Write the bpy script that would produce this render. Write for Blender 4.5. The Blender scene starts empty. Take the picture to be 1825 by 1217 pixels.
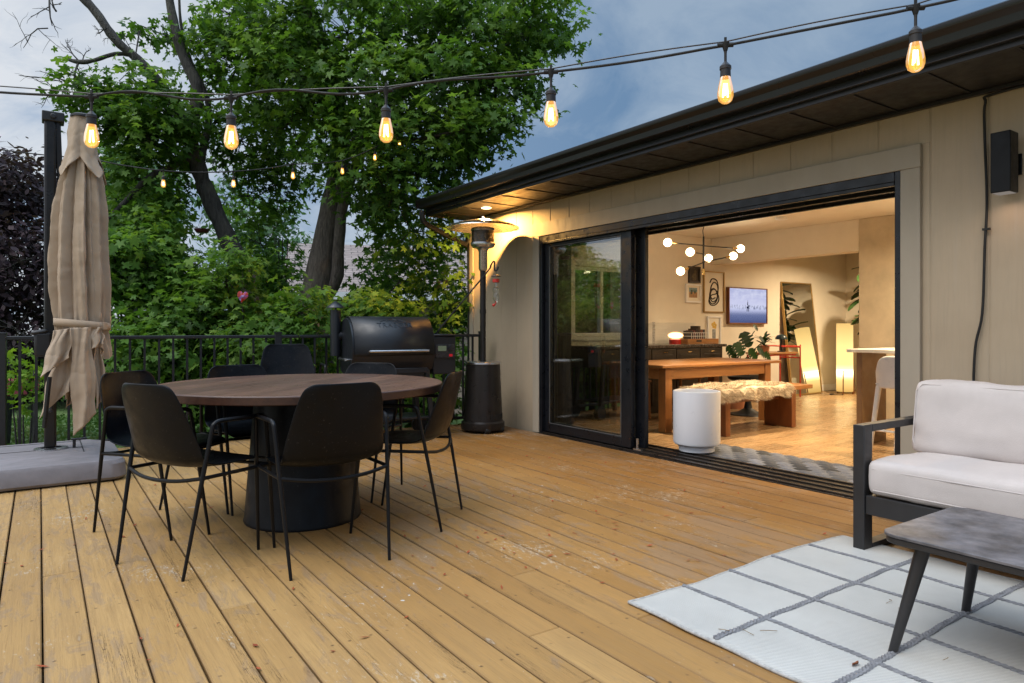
import bpy, bmesh, math, random
import numpy as np
from mathutils import Vector, Matrix, Euler

random.seed(7)
rng = np.random.default_rng(7)
S = bpy.context.scene
COL = S.collection
PI = math.pi
R = math.radians

# ------------------------------------------------------------------ camera
H = 1.07
YAW = R(34.7)
FPX = 1217.0
cd = bpy.data.cameras.new('camera')
cam = bpy.data.objects.new('camera', cd)
COL.objects.link(cam)
cam.location = (0, 0, H)
cam.rotation_euler = (R(90), 0, -YAW)
cd.sensor_width = 36
cd.lens = 24
cd.shift_y = -24.5 / 1825
cd.clip_start = 0.05
cd.clip_end = 500
S.camera = cam


def at(px, py, d):
    """world point measured on the photograph at distance d in front of the lens"""
    u = (px - 912.5) / FPX
    return Vector((d * (math.sin(YAW) + u * math.cos(YAW)), d * (math.cos(YAW) - u * math.sin(YAW)), H + (584 - py) / FPX * d))


# ------------------------------------------------------------------ mesh builder
class MB:
    def __init__(self):
        self.v = []
        self.f = []
        self.uv = None

    def add(self, vs, fs):
        o = len(self.v)
        self.v += [tuple(p) for p in vs]
        self.f += [tuple(i + o for i in f) for f in fs]
        return self

    def box(self, c, s, rz=0.0, rx=0.0, ry=0.0):
        m = Euler((rx, ry, rz)).to_matrix()
        c = Vector(c)
        vs = []
        for z in (-.5, .5):
            for y in (-.5, .5):
                for x in (-.5, .5):
                    vs.append(c + m @ Vector((x * s[0], y * s[1], z * s[2])))
        return self.add(vs, [(0, 2, 3, 1), (4, 5, 7, 6), (0, 1, 5, 4), (2, 6, 7, 3), (0, 4, 6, 2), (1, 3, 7, 5)])

    def b2(self, x0, x1, y0, y1, z0, z1):
        return self.box(((x0 + x1) / 2, (y0 + y1) / 2, (z0 + z1) / 2), (abs(x1 - x0), abs(y1 - y0), abs(z1 - z0)))

    def tube(self, pts, r, n=10, cap=True):
        pts = [Vector(p) for p in pts]
        k = len(pts)
        rs = [r] * k if not hasattr(r, '__len__') else list(r)
        t0 = (pts[1] - pts[0]).normalized()
        ref = Vector((0, 0, 1)) if abs(t0.z) < .9 else Vector((1, 0, 0))
        nrm = t0.cross(ref).normalized()
        vs = []
        prev = t0
        for i, p in enumerate(pts):
            if i == 0:
                t = t0
            elif i == k - 1:
                t = (pts[i] - pts[i - 1]).normalized()
            else:
                t = ((pts[i + 1] - pts[i]).normalized() + (pts[i] - pts[i - 1]).normalized())
                t = t.normalized() if t.length > 1e-6 else prev
            ax = prev.cross(t)
            if ax.length > 1e-7:
                nrm = Matrix.Rotation(prev.angle(t), 3, ax.normalized()) @ nrm
            prev = t
            b = t.cross(nrm).normalized()
            for j in range(n):
                a = 2 * PI * j / n
                vs.append(p + (nrm * math.cos(a) + b * math.sin(a)) * rs[i])
        fs = []
        for i in range(k - 1):
            for j in range(n):
                fs.append((i * n + j, i * n + (j + 1) % n, (i + 1) * n + (j + 1) % n, (i + 1) * n + j))
        if cap:
            fs.append(tuple(range(n - 1, -1, -1)))
            fs.append(tuple((k - 1) * n + j for j in range(n)))
        return self.add(vs, fs)

    def lathe(self, prof, n=32, c=(0, 0, 0), axis='z', cap=True):
        vs = []
        c = Vector(c)
        for (r, z) in prof:
            for j in range(n):
                a = 2 * PI * j / n
                p = Vector((r * math.cos(a), r * math.sin(a), z))
                if axis == 'x':
                    p = Vector((p.z, p.x, p.y))
                if axis == 'y':
                    p = Vector((p.x, p.z, p.y))
                vs.append(c + p)
        fs = []
        k = len(prof)
        for i in range(k - 1):
            for j in range(n):
                fs.append((i * n + j, i * n + (j + 1) % n, (i + 1) * n + (j + 1) % n, (i + 1) * n + j))
        if cap:
            if prof[0][0] > 1e-6:
                fs.append(tuple(range(n - 1, -1, -1)))
            if prof[-1][0] > 1e-6:
                fs.append(tuple((k - 1) * n + j for j in range(n)))
        return self.add(vs, fs)

    def prism(self, poly, z0, z1, m=None):
        n = len(poly)
        vs = [Vector((x, y, z0)) for x, y in poly] + [Vector((x, y, z1)) for x, y in poly]
        if m is not None:
            vs = [m @ p for p in vs]
        fs = [tuple(range(n - 1, -1, -1)), tuple(range(n, 2 * n))]
        for i in range(n):
            fs.append((i, (i + 1) % n, n + (i + 1) % n, n + i))
        return self.add(vs, fs)

    def grid(self, fn, nu, nv, closed_u=False):
        vs = []
        for j in range(nv + 1):
            for i in range(nu if closed_u else nu + 1):
                vs.append(fn(i / nu, j / nv))
        w = nu if closed_u else nu + 1
        fs = []
        for j in range(nv):
            for i in range(nu):
                a = j * w + i
                b = j * w + (i + 1) % w
                fs.append((a, b, b + w, a + w))
        return self.add(vs, fs)

    def ball(self, c, r, n=16, sc=(1, 1, 1)):
        m = n // 2
        prof = []
        vs = []
        c = Vector(c)
        for i in range(m + 1):
            a = PI * i / m
            for j in range(n):
                b = 2 * PI * j / n
                vs.append(c + Vector((r * sc[0] * math.sin(a) * math.cos(b), r * sc[1] * math.sin(a) * math.sin(b), -r * sc[2] * math.cos(a))))
        fs = []
        for i in range(m):
            for j in range(n):
                fs.append((i * n + j, i * n + (j + 1) % n, (i + 1) * n + (j + 1) % n, (i + 1) * n + j))
        return self.add(vs, fs)


def wloc(o):
    p = Vector((0, 0, 0))
    while o is not None:
        p = p + o.location
        o = o.parent
    return p


def tag(o, label=None, cat=None, group=None, kind=None):
    if label:
        o['label'] = label
    if cat:
        o['category'] = cat
    if group:
        o['group'] = group
    if kind:
        o['kind'] = kind
    return o


def crumple(o, scale, strength, name='crumple'):
    tx = bpy.data.textures.new(name, 'CLOUDS')
    tx.noise_scale = scale
    tx.noise_depth = 2
    d = o.modifiers.new(name, 'DISPLACE')
    d.texture = tx
    d.texture_coords = 'LOCAL'
    d.strength = strength
    d.mid_level = .5
    return o


def obj(name, mb, mat, parent=None, world=False, bevel=0.0, seg=2, subsurf=0, solid=0.0, angle=35, flat=False, merge=False):
    me = bpy.data.meshes.new(name)
    me.from_pydata([tuple(p) for p in mb.v], [], mb.f)
    if merge:
        bm = bmesh.new()
        bm.from_mesh(me)
        bmesh.ops.remove_doubles(bm, verts=bm.verts, dist=1e-5)
        bmesh.ops.recalc_face_normals(bm, faces=bm.faces)
        bm.to_mesh(me)
        bm.free()
    me.update()
    if not flat:
        me.polygons.foreach_set('use_smooth', [True] * len(me.polygons))
        if not subsurf:
            me.set_sharp_from_angle(angle=R(angle))
    me.materials.append(mat)
    o = bpy.data.objects.new(name, me)
    COL.objects.link(o)
    if parent is not None:
        o.parent = parent
        if world:
            o.location = -wloc(parent)
    if bevel:
        b = o.modifiers.new('bevel', 'BEVEL')
        b.width = bevel
        b.segments = seg
        b.limit_method = 'ANGLE'
        b.angle_limit = R(40)
        b.harden_normals = False
    if solid:
        s = o.modifiers.new('solid', 'SOLIDIFY')
        s.thickness = solid
        s.offset = 0
    if subsurf:
        s = o.modifiers.new('sub', 'SUBSURF')
        s.levels = subsurf
        s.render_levels = subsurf
    return o


def empty(name, loc, label, cat, group=None, rz=0.0, kind=None):
    o = bpy.data.objects.new(name, None)
    COL.objects.link(o)
    o.location = loc
    o.rotation_euler = (0, 0, rz)
    o.empty_display_size = .1
    return tag(o, label, cat, group, kind)


def children(o):
    return [c for c in bpy.data.objects if c.parent is o]


def dup(root, loc, rz, label, group=None):
    r = root.copy()
    COL.objects.link(r)
    r.location = loc
    r.rotation_euler = (0, 0, rz)
    r['label'] = label
    if group:
        r['group'] = group
    for ch in children(root):
        c = ch.copy()
        COL.objects.link(c)
        c.parent = r
        for g in children(ch):
            d = g.copy()
            COL.objects.link(d)
            d.parent = c
    return r


def smooth_path(pts, n=8):
    pts = [Vector(p) for p in pts]
    P = [pts[0] * 2 - pts[1]] + pts + [pts[-1] * 2 - pts[-2]]
    out = []
    for i in range(1, len(P) - 2):
        for k in range(n):
            t = k / n
            a, b, c, d = P[i - 1], P[i], P[i + 1], P[i + 2]
            out.append(.5 * ((2 * b) + (c - a) * t + (2 * a - 5 * b + 4 * c - d) * t * t + (3 * b - a - 3 * c + d) * t ** 3))
    out.append(pts[-1])
    return out


def lerp(a, b, t):
    return a + (b - a) * t


def interp(x, xs, ys):
    return float(np.interp(x, xs, ys))


# ------------------------------------------------------------------ materials
def new_mat(name):
    m = bpy.data.materials.new(name)
    m.use_nodes = True
    nt = m.node_tree
    nt.nodes.clear()
    out = nt.nodes.new('ShaderNodeOutputMaterial')
    return m, nt, out


class NT:
    """tiny node helper"""

    def __init__(self, nt):
        self.nt = nt

    def n(self, t, **kw):
        nd = self.nt.nodes.new(t)
        for k, v in kw.items():
            if k.startswith('i_'):
                key = k[2:]
                nd.inputs[int(key) if key.isdigit() else key.replace('_', ' ')].default_value = v
            else:
                setattr(nd, k, v)
        return nd

    def l(self, a, b):
        self.nt.links.new(a, b)

    def math(self, op, a, b=None, clamp=False):
        nd = self.nt.nodes.new('ShaderNodeMath')
        nd.operation = op
        nd.use_clamp = clamp
        for i, v in enumerate((a, b)):
            if v is None:
                continue
            if isinstance(v, (int, float)):
                nd.inputs[i].default_value = v
            else:
                self.l(v, nd.inputs[i])
        return nd.outputs[0]

    def ramp(self, fac, stops, interp='LINEAR'):
        nd = self.nt.nodes.new('ShaderNodeValToRGB')
        cr = nd.color_ramp
        cr.interpolation = interp
        while len(cr.elements) < len(stops):
            cr.elements.new(.5)
        for e, (p, c) in zip(cr.elements, stops):
            e.position = p
            e.color = (c, c, c, 1) if isinstance(c, (int, float)) else (*c, 1)
        self.l(fac, nd.inputs[0])
        return nd.outputs[0]

    def mix(self, fac, a, b, mode='MIX'):
        nd = self.nt.nodes.new('ShaderNodeMix')
        nd.data_type = 'RGBA'
        nd.blend_type = mode
        nd.clamp_factor = True
        for sock, v in ((nd.inputs[0], fac), (nd.inputs[6], a), (nd.inputs[7], b)):
            if isinstance(v, (int, float)):
                sock.default_value = v
            elif isinstance(v, (tuple, list)):
                sock.default_value = (*v, 1) if len(v) == 3 else v
            else:
                self.l(v, sock)
        return nd.outputs[2]

    def coords(self, kind='Object', scale=(1, 1, 1), loc=(0, 0, 0), rot=(0, 0, 0)):
        tc = self.nt.nodes.new('ShaderNodeTexCoord')
        mp = self.nt.nodes.new('ShaderNodeMapping')
        mp.inputs['Scale'].default_value = scale
        mp.inputs['Location'].default_value = loc
        mp.inputs['Rotation'].default_value = rot
        self.l(tc.outputs[kind], mp.inputs[0])
        return mp.outputs[0]

    def noise(self, vec, scale=5, detail=4, rough=.55, dist=0.0):
        nd = self.nt.nodes.new('ShaderNodeTexNoise')
        nd.inputs['Scale'].default_value = scale
        nd.inputs['Detail'].default_value = detail
        nd.inputs['Roughness'].default_value = rough
        nd.inputs['Distortion'].default_value = dist
        self.l(vec, nd.inputs['Vector'])
        return nd.outputs[0]

    def bump(self, height, strength=.3, dist=.01):
        nd = self.nt.nodes.new('ShaderNodeBump')
        nd.inputs['Strength'].default_value = strength
        nd.inputs['Distance'].default_value = dist
        self.l(height, nd.inputs['Height'])
        return nd.outputs[0]


def paint(name, col, rough=.5, metal=0.0, var=.12, vscale=6.0, bump=0.0, bscale=60.0, stretch=(1, 1, 1), spec=.5, coat=0.0, sheen=0.0, rvar=.12, dust=0.0):
    m, nt, out = new_mat(name)
    N = NT(nt)
    bs = N.n('ShaderNodeBsdfPrincipled')
    v = N.coords('Object', stretch)
    f = N.noise(v, vscale, 5, .6)
    dark = tuple(c * (1 - var) for c in col)
    lite = tuple(min(1, c * (1 + var)) for c in col)
    c = N.ramp(f, [(.3, dark), (.7, lite)])
    if dust:
        sp = N.noise(N.coords('Object'), 90, 2, .5)
        c = N.mix(N.math('MULTIPLY', N.ramp(sp, [(.66, 0.0), (.74, 1.0)]), dust), c, (.35, .33, .3))
    N.l(c, bs.inputs['Base Color'])
    f2 = N.noise(v, vscale * 2.3, 4, .6)
    N.l(N.ramp(f2, [(.3, max(0, rough - rvar)), (.7, min(1, rough + rvar))]), bs.inputs['Roughness'])
    bs.inputs['Metallic'].default_value = metal
    bs.inputs['Specular IOR Level'].default_value = spec
    bs.inputs['Coat Weight'].default_value = coat
    bs.inputs['Sheen Weight'].default_value = sheen
    if bump:
        h = N.noise(v, bscale, 4, .6)
        N.l(N.bump(h, bump, .004), bs.inputs['Normal'])
    N.l(bs.outputs[0], out.inputs[0])
    return m


def wood(name, c1, c2, axis='x', rough=.4, scale=1.0, bump=.15, plank=0.0, spec=.5):
    """grain runs along axis; plank>0 adds board joints of that width"""
    m, nt, out = new_mat(name)
    N = NT(nt)
    bs = N.n('ShaderNodeBsdfPrincipled')
    st = {'x': (1.2, 14, 14), 'y': (14, 1.2, 14), 'z': (14, 14, 1.2)}[axis]
    v = N.coords('Object', tuple(s * scale for s in st))
    f = N.noise(v, 1.6, 6, .62, .6)
    f2 = N.noise(v, 9, 4, .6, .2)
    g = N.math('ADD', N.math('MULTIPLY', f, .75), N.math('MULTIPLY', f2, .3))
    c = N.ramp(g, [(.34, c1), (.68, c2)])
    if plank:
        br = N.n('ShaderNodeTexBrick')
        br.offset = .37
        br.inputs['Scale'].default_value = 1
        br.inputs['Brick Width'].default_value = 1.4
        br.inputs['Row Height'].default_value = plank
        br.inputs['Mortar Size'].default_value = .0016
        br.inputs['Color1'].default_value = (.72, .72, .72, 1)
        br.inputs['Color2'].default_value = (1.08, 1.05, 1.0, 1)
        br.inputs['Mortar'].default_value = (.35, .3, .25, 1)
        N.l(N.coords('Object', (1, 1, 1), rot=(0, 0, 0 if axis == 'x' else R(90))), br.inputs['Vector'])
        c = N.mix(1.0, c, br.outputs[0], 'MULTIPLY')
    N.l(c, bs.inputs['Base Color'])
    N.l(N.ramp(f2, [(.3, rough - .1), (.7, rough + .12)]), bs.inputs['Roughness'])
    bs.inputs['Specular IOR Level'].default_value = spec
    N.l(N.bump(g, bump, .003), bs.inputs['Normal'])
    N.l(bs.outputs[0], out.inputs[0])
    return m


def emit(name, col, strength, noise=0.0):
    m, nt, out = new_mat(name)
    N = NT(nt)
    e = N.n('ShaderNodeEmission')
    e.inputs[0].default_value = (*col, 1)
    e.inputs[1].default_value = strength
    if noise:
        f = N.noise(N.coords('Object'), 8, 3, .5)
        N.l(N.ramp(f, [(.2, tuple(c * (1 - noise) for c in col)), (.8, col)]), e.inputs[0])
    N.l(e.outputs[0], out.inputs[0])
    return m


def globe(name, col, rim, strength):
    """lit opal glass: brighter where the wall of the globe is thin, warmer at its rim"""
    m, nt, out = new_mat(name)
    N = NT(nt)
    lw = N.n('ShaderNodeLayerWeight')
    lw.inputs[0].default_value = .5
    e = N.n('ShaderNodeEmission')
    N.l(N.ramp(lw.outputs['Facing'], [(.25, col), (.85, rim)]), e.inputs[0])
    N.l(N.math('MULTIPLY', N.ramp(lw.outputs['Facing'], [(.2, 1.0), (.95, .06)]), strength), e.inputs[1])
    N.l(e.outputs[0], out.inputs[0])
    return m


def glass_mat(name, tint=(.75, .8, .78), refl=1.0, rough=0.0, gain=2.2):
    m, nt, out = new_mat(name)
    N = NT(nt)
    tr = N.n('ShaderNodeBsdfTransparent')
    tr.inputs[0].default_value = (*tint, 1)
    gl = N.n('ShaderNodeBsdfGlossy')
    gl.inputs['Roughness'].default_value = rough
    gl.inputs[0].default_value = (refl, refl, refl, 1)
    lw = N.n('ShaderNodeLayerWeight')
    lw.inputs[0].default_value = .5
    mx = N.n('ShaderNodeMixShader')
    f = N.math('MULTIPLY', N.math('ADD', N.math('MULTIPLY', N.math('POWER', lw.outputs['Facing'], 5.0), .96), .04), gain, True)
    N.l(f, mx.inputs[0])
    N.l(tr.outputs[0], mx.inputs[1])
    N.l(gl.outputs[0], mx.inputs[2])
    N.l(mx.outputs[0], out.inputs[0])
    return m


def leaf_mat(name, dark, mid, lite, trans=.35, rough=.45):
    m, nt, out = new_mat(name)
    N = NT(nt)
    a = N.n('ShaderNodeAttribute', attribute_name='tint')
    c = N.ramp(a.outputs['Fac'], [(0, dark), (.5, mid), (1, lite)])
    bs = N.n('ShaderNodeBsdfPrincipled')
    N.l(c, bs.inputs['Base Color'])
    bs.inputs['Roughness'].default_value = rough
    bs.inputs['Specular IOR Level'].default_value = .16
    t = N.n('ShaderNodeBsdfTranslucent')
    tc = N.mix(1.0, c, (1.25, 1.3, .6), 'MULTIPLY')
    N.l(tc, t.inputs[0])
    mx = N.n('ShaderNodeMixShader')
    mx.inputs[0].default_value = trans
    N.l(bs.outputs[0], mx.inputs[1])
    N.l(t.outputs[0], mx.inputs[2])
    N.l(mx.outputs[0], out.inputs[0])
    return m


M = {}
M['black_shell'] = paint('black_moulded_plastic', (.0028, .0034, .0050), .38, var=.25, bump=.05, bscale=220, dust=.08, spec=.20)
M['black_metal'] = paint('black_powder_coat', (.0045, .0046, .0056), .40, var=.2, bump=.05, bscale=300, spec=.25)
M['rail'] = paint('rail_black', (.010, .011, .014), .38, var=.2)
M['grill_black'] = paint('grill_black_enamel', (.012, .014, .018), .38, var=.15, bump=.04, bscale=250, rvar=.08)
M['steel'] = paint('brushed_steel', (.55, .55, .56), .28, metal=1, var=.1, stretch=(1, 30, 30))
M['heater_brown'] = paint('hammered_bronze', (.022, .018, .016), .36, metal=.35, var=.2, bump=.12, bscale=180)
M['heater_shiny'] = paint('heater_reflector_steel', (.62, .58, .52), .25, metal=1, var=.1)
M['table_base'] = paint('table_base_black', (.004, .0042, .0055), .40, var=.3, dust=.05, spec=.22)
M['walnut'] = wood('walnut_top', (.085, .042, .028), (.175, .094, .064), 'x', .36, .8, .2, plank=.17)
M['walnut_edge'] = wood('walnut_edge', (.030, .011, .006), (.070, .027, .013), 'x', .45, 1.2, .2)
M['sand_fabric'] = paint('sand_canvas', (.40, .30, .21), .85, var=.10, vscale=3, bump=.25, bscale=500, sheen=.15)
M['umb_metal'] = paint('umbrella_bronze', (.022, .020, .020), .34, metal=.4, var=.2)
M['umb_base'] = paint('base_grey_plastic', (.20, .18, .185), .62, var=.16, vscale=8, bump=.15, bscale=90, stretch=(1, 5, 1))
M['umb_plastic'] = paint('umbrella_black_plastic', (.015, .015, .017), .5)
M['sofa_metal'] = paint('charcoal_aluminium', (.028, .027, .028), .45, metal=.2, var=.15)
M['cushion'] = paint('cushion_offwhite', (.555, .50, .475), .9, var=.07, vscale=5, bump=.4, bscale=330, sheen=.2)
M['stone_top'] = paint('stone_laminate', (.115, .11, .118), .42, var=.65, vscale=9, bump=.08, bscale=80)
M['wall_paint'] = None
M['trim'] = paint('trim_taupe', (.39, .335, .258), .55, var=.05, bump=.12, bscale=120, stretch=(1, 1, .3))
M['bronze'] = paint('gutter_bronze', (.018, .0175, .0185), .30, metal=.2, var=.08, vscale=1, rvar=.04)
M['soffit'] = paint('soffit_bronze', (.020, .0175, .0165), .42, metal=.2, var=.12)
M['door_black'] = paint('door_black', (.006, .007, .010), .35, var=.2)
M['int_wall'] = paint('interior_cream', (.72, .66, .56), .8, var=.03, bump=.05, bscale=150)
M['ceiling'] = paint('ceiling_cream', (.74, .69, .60), .85, var=.02)
M['plaster'] = paint('trowelled_plaster', (.50, .43, .32), .7, var=.14, vscale=4, bump=.1, bscale=20)
M['oak_floor'] = wood('oak_floor', (.345, .215, .108), (.425, .275, .145), 'x', .28, .35, .03, plank=.19)
M['pine'] = wood('pine_table', (.24, .098, .028), (.38, .175, .058), 'x', .38, .8, .1)
M['pine_z'] = wood('pine_leg', (.23, .09, .026), (.35, .155, .05), 'z', .4, .8, .1)
M['red_wood'] = wood('bench_wood', (.14, .045, .014), (.22, .08, .026), 'z', .38, .8, .1)
M['white_metal'] = paint('white_glaze', (.80, .81, .84), .30, var=.012, rvar=.03)
M['white_plastic'] = paint('white_plastic', (.75, .74, .73), .35, var=.03)
M['white_stone'] = paint('white_stone', (.72, .70, .66), .3, var=.06)
M['dark_cab'] = paint('dark_cabinet', (.022, .016, .012), .4, var=.3)
M['marble'] = paint('dark_marble', (.05, .04, .035), .25, var=.8, vscale=12)
M['tile'] = paint('ribbed_tile', (.66, .63, .57), .4, var=.04)
M['brass'] = paint('brass', (.62, .42, .16), .25, metal=1, var=.1)
M['gold'] = paint('gold_frame', (.36, .23, .08), .4, metal=.5, var=.15)
M['red'] = paint('red_paint', (.50, .03, .02), .35, var=.1)
M['fur'] = paint('sheepskin_fur', (.56, .46, .33), .95, var=.25, vscale=14, sheen=.2)
M['paper'] = paint('paper_white', (.74, .70, .62), .9, var=.04)
M['ink'] = paint('ink', (.015, .013, .012), .8)
M['mirror'] = paint('mirror_silver', (.86, .88, .86), .02, metal=1, var=.01, rvar=.0)
M['terracotta'] = paint('terracotta', (.36, .15, .08), .7)
M['rubber'] = paint('black_rubber', (.012, .012, .012), .7)
M['pane'] = glass_mat('door_glass', (.74, .78, .70), .95, gain=6.0)
M['clear'] = glass_mat('clear_glass', (.9, .92, .92), .9)
# ------------------------------------------------------------------ special surfaces
def deck_material():
    m, nt, out = new_mat('weathered_deck_paint')
    N = NT(nt)
    bs = N.n('ShaderNodeBsdfPrincipled')
    uv = N.n('ShaderNodeUVMap', uv_map='board')
    sep = N.n('ShaderNodeSeparateXYZ')
    N.l(uv.outputs[0], sep.inputs[0])
    u, vy = sep.outputs[0], sep.outputs[1]          # u 0..1 across the board, v = metres along
    tint = N.n('ShaderNodeAttribute', attribute_name='tint').outputs['Fac']
    comb = N.n('ShaderNodeCombineXYZ')
    N.l(N.math('ADD', N.math('MULTIPLY', u, .134), N.math('MULTIPLY', tint, 37.0)), comb.inputs[0])
    N.l(vy, comb.inputs[1])
    N.l(N.math('MULTIPLY', tint, 11.0), comb.inputs[2])
    vec = comb.outputs[0]

    def mp(sc):
        q = N.n('ShaderNodeMapping')
        q.inputs['Scale'].default_value = sc
        N.l(vec, q.inputs[0])
        return q.outputs[0]
    world = N.coords('Object', (1, 1, 1))
    # base paint, board to board and patch to patch
    # faded and sky-lit outside; house shade and warm door glow painted into the colour
    warm_shade = N.ramp(tint, [(0, (.27, .130, .026)), (.3, (.325, .164, .038)), (.55, (.28, .136, .029)), (.8, (.24, .115, .023)), (1, (.335, .18, .047))])
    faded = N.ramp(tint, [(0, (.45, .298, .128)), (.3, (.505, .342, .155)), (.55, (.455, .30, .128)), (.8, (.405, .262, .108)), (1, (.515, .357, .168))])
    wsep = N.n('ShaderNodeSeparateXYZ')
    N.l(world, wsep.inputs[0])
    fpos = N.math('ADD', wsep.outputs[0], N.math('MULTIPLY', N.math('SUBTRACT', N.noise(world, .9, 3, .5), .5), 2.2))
    base = N.mix(N.ramp(N.math('DIVIDE', fpos, 5.0), [(.08, 0.0), (.62, 1.0)]), faded, warm_shade)
    house_shade = N.ramp(N.math('DIVIDE', fpos, 5.0), [(.50, 0.0), (.84, 1.0)])
    base = N.mix(N.math('MULTIPLY', house_shade, .85), base, N.mix(1.0, warm_shade, (.62, .54, .36), 'MULTIPLY'))  # deepens the painted house shade nearest the door
    big = N.noise(world, 1.1, 5, .6)
    base = N.mix(N.ramp(big, [(.38, 0.0), (.70, .35)]), base, (.29, .165, .060))
    streak = N.noise(mp((26, 1.3, 1)), 1.5, 6, .65, .4)
    base = N.mix(N.ramp(streak, [(.35, .38), (.62, 0.0)]), base, (.27, .175, .085))
    fine = N.noise(mp((95, 2.6, 1)), 2.2, 5, .7, .3)
    base = N.mix(N.ramp(fine, [(.30, .42), (.50, 0.0)]), base, (.20, .12, .05))
    base = N.mix(1.0, base, (1.03, .945, .83), 'MULTIPLY')
    # worn grey places where the paint has gone
    wear = N.noise(mp((5.5, 1.5, 1)), 2.2, 8, .72, .8)
    wearb = N.noise(world, .75, 3, .5)
    wf = N.ramp(N.math('ADD', N.math('MULTIPLY', wear, .62), N.math('MULTIPLY', wearb, .42)), [(.53, 0.0), (.575, .52)])
    grain = N.noise(mp((60, 2.0, 1)), 2, 5, .7)
    grey = N.ramp(grain, [(.3, (.19, .125, .075)), (.7, (.33, .235, .155))])
    c = N.mix(wf, base, grey)
    # fine flakes of paler wood
    fl = N.noise(mp((13, 5, 1)), 5, 7, .75, .5)
    flb = N.noise(world, 1.7, 3, .5)
    ff = N.ramp(N.math('ADD', N.math('MULTIPLY', fl, .6), N.math('MULTIPLY', flb, .4)), [(.585, 0.0), (.63, .7)])
    c = N.mix(ff, c, (.55, .47, .36))
    # white paint splashes
    sp = N.noise(mp((8, 6, 1)), 3.6, 5, .7)
    spb = N.noise(world, 1.25, 2, .5)
    sf = N.ramp(N.math('ADD', N.math('MULTIPLY', sp, .6), N.math('MULTIPLY', spb, .45)), [(.675, 0.0), (.70, .85)])
    c = N.mix(sf, c, (.62, .62, .60))
    # knots
    vo = N.n('ShaderNodeTexVoronoi')
    vo.inputs['Scale'].default_value = 1.0
    N.l(mp((8.5, 2.2, 1)), vo.inputs['Vector'])
    kd = N.math('ADD', vo.outputs['Distance'], N.math('MULTIPLY', N.noise(mp((30, 12, 1)), 2, 3, .6), .06))
    kring = N.ramp(kd, [(.055, .85), (.075, .3), (.10, .55), (.14, 0.0)])
    c = N.mix(N.math('MULTIPLY', kring, .75), c, (.17, .095, .04))
    kin = N.ramp(kd, [(.030, .15), (.050, 1.0), (.085, .9), (.105, 0.0)])
    kmask = N.ramp(N.noise(world, 2.3, 2, .5), [(.48, 0.0), (.60, .62)])
    kin = N.math('MULTIPLY', kin, N.ramp(N.noise(mp((40, 22, 1)), 3, 4, .7), [(.40, .15), (.58, 1.0)]))
    c = N.mix(N.math('MULTIPLY', kin, kmask), c, (.50, .44, .35))
    # drying cracks along the grain
    ck = N.noise(mp((75, 1.6, 1)), 1.8, 4, .6, .7)
    ckr = N.math('ABSOLUTE', N.math('SUBTRACT', ck, .5))
    ckm = N.noise(mp((6, .8, 1)), 1.6, 3, .5)
    cf = N.math('MULTIPLY', N.ramp(ckr, [(.004, 1.0), (.012, 0.0)]), N.ramp(ckm, [(.57, 0.0), (.66, 1.0)]))
    c = N.mix(N.math('MULTIPLY', cf, .85), c, (.06, .035, .015))
    # nail heads over the joists
    dx = N.math('MULTIPLY', N.math('SUBTRACT', N.math('ABSOLUTE', N.math('SUBTRACT', u, .5)), .29), .134)
    fr = N.math('FRACT', N.math('ADD', N.math('DIVIDE', vy, .406), 100.0))
    dy = N.math('MULTIPLY', N.math('SUBTRACT', fr, .5), .406)
    dd = N.math('SQRT', N.math('ADD', N.math('MULTIPLY', dx, dx), N.math('MULTIPLY', dy, dy)))
    nf = N.ramp(dd, [(.0034, 1.0), (.0048, 0.0)])
    nf = N.math('MULTIPLY', nf, N.ramp(N.noise(world, 9, 2, .5), [(.40, .15), (.60, .85)]))
    c = N.mix(nf, c, (.05, .03, .018))
    # darker at the board edges
    ed = N.math('MULTIPLY', N.math('ABSOLUTE', N.math('SUBTRACT', u, .5)), 2.0)
    c = N.mix(N.ramp(ed, [(.90, 0.0), (1.0, .55)]), c, (.13, .08, .04))
    N.l(c, bs.inputs['Base Color'])
    N.l(N.ramp(N.math('ADD', wf, N.math('MULTIPLY', streak, .4)), [(0.1, .46), (.7, .78)]), bs.inputs['Roughness'])
    bs.inputs['Specular IOR Level'].default_value = .25
    h = N.math('SUBTRACT', N.math('ADD', N.math('MULTIPLY', grain, .5), N.math('MULTIPLY', streak, .6)), N.math('ADD', N.math('MULTIPLY', cf, 1.0), N.math('ADD', nf, N.math('MULTIPLY', wf, .2))))
    N.l(N.bump(h, .55, .0035), bs.inputs['Normal'])
    N.l(bs.outputs[0], out.inputs[0])
    return m


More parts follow.
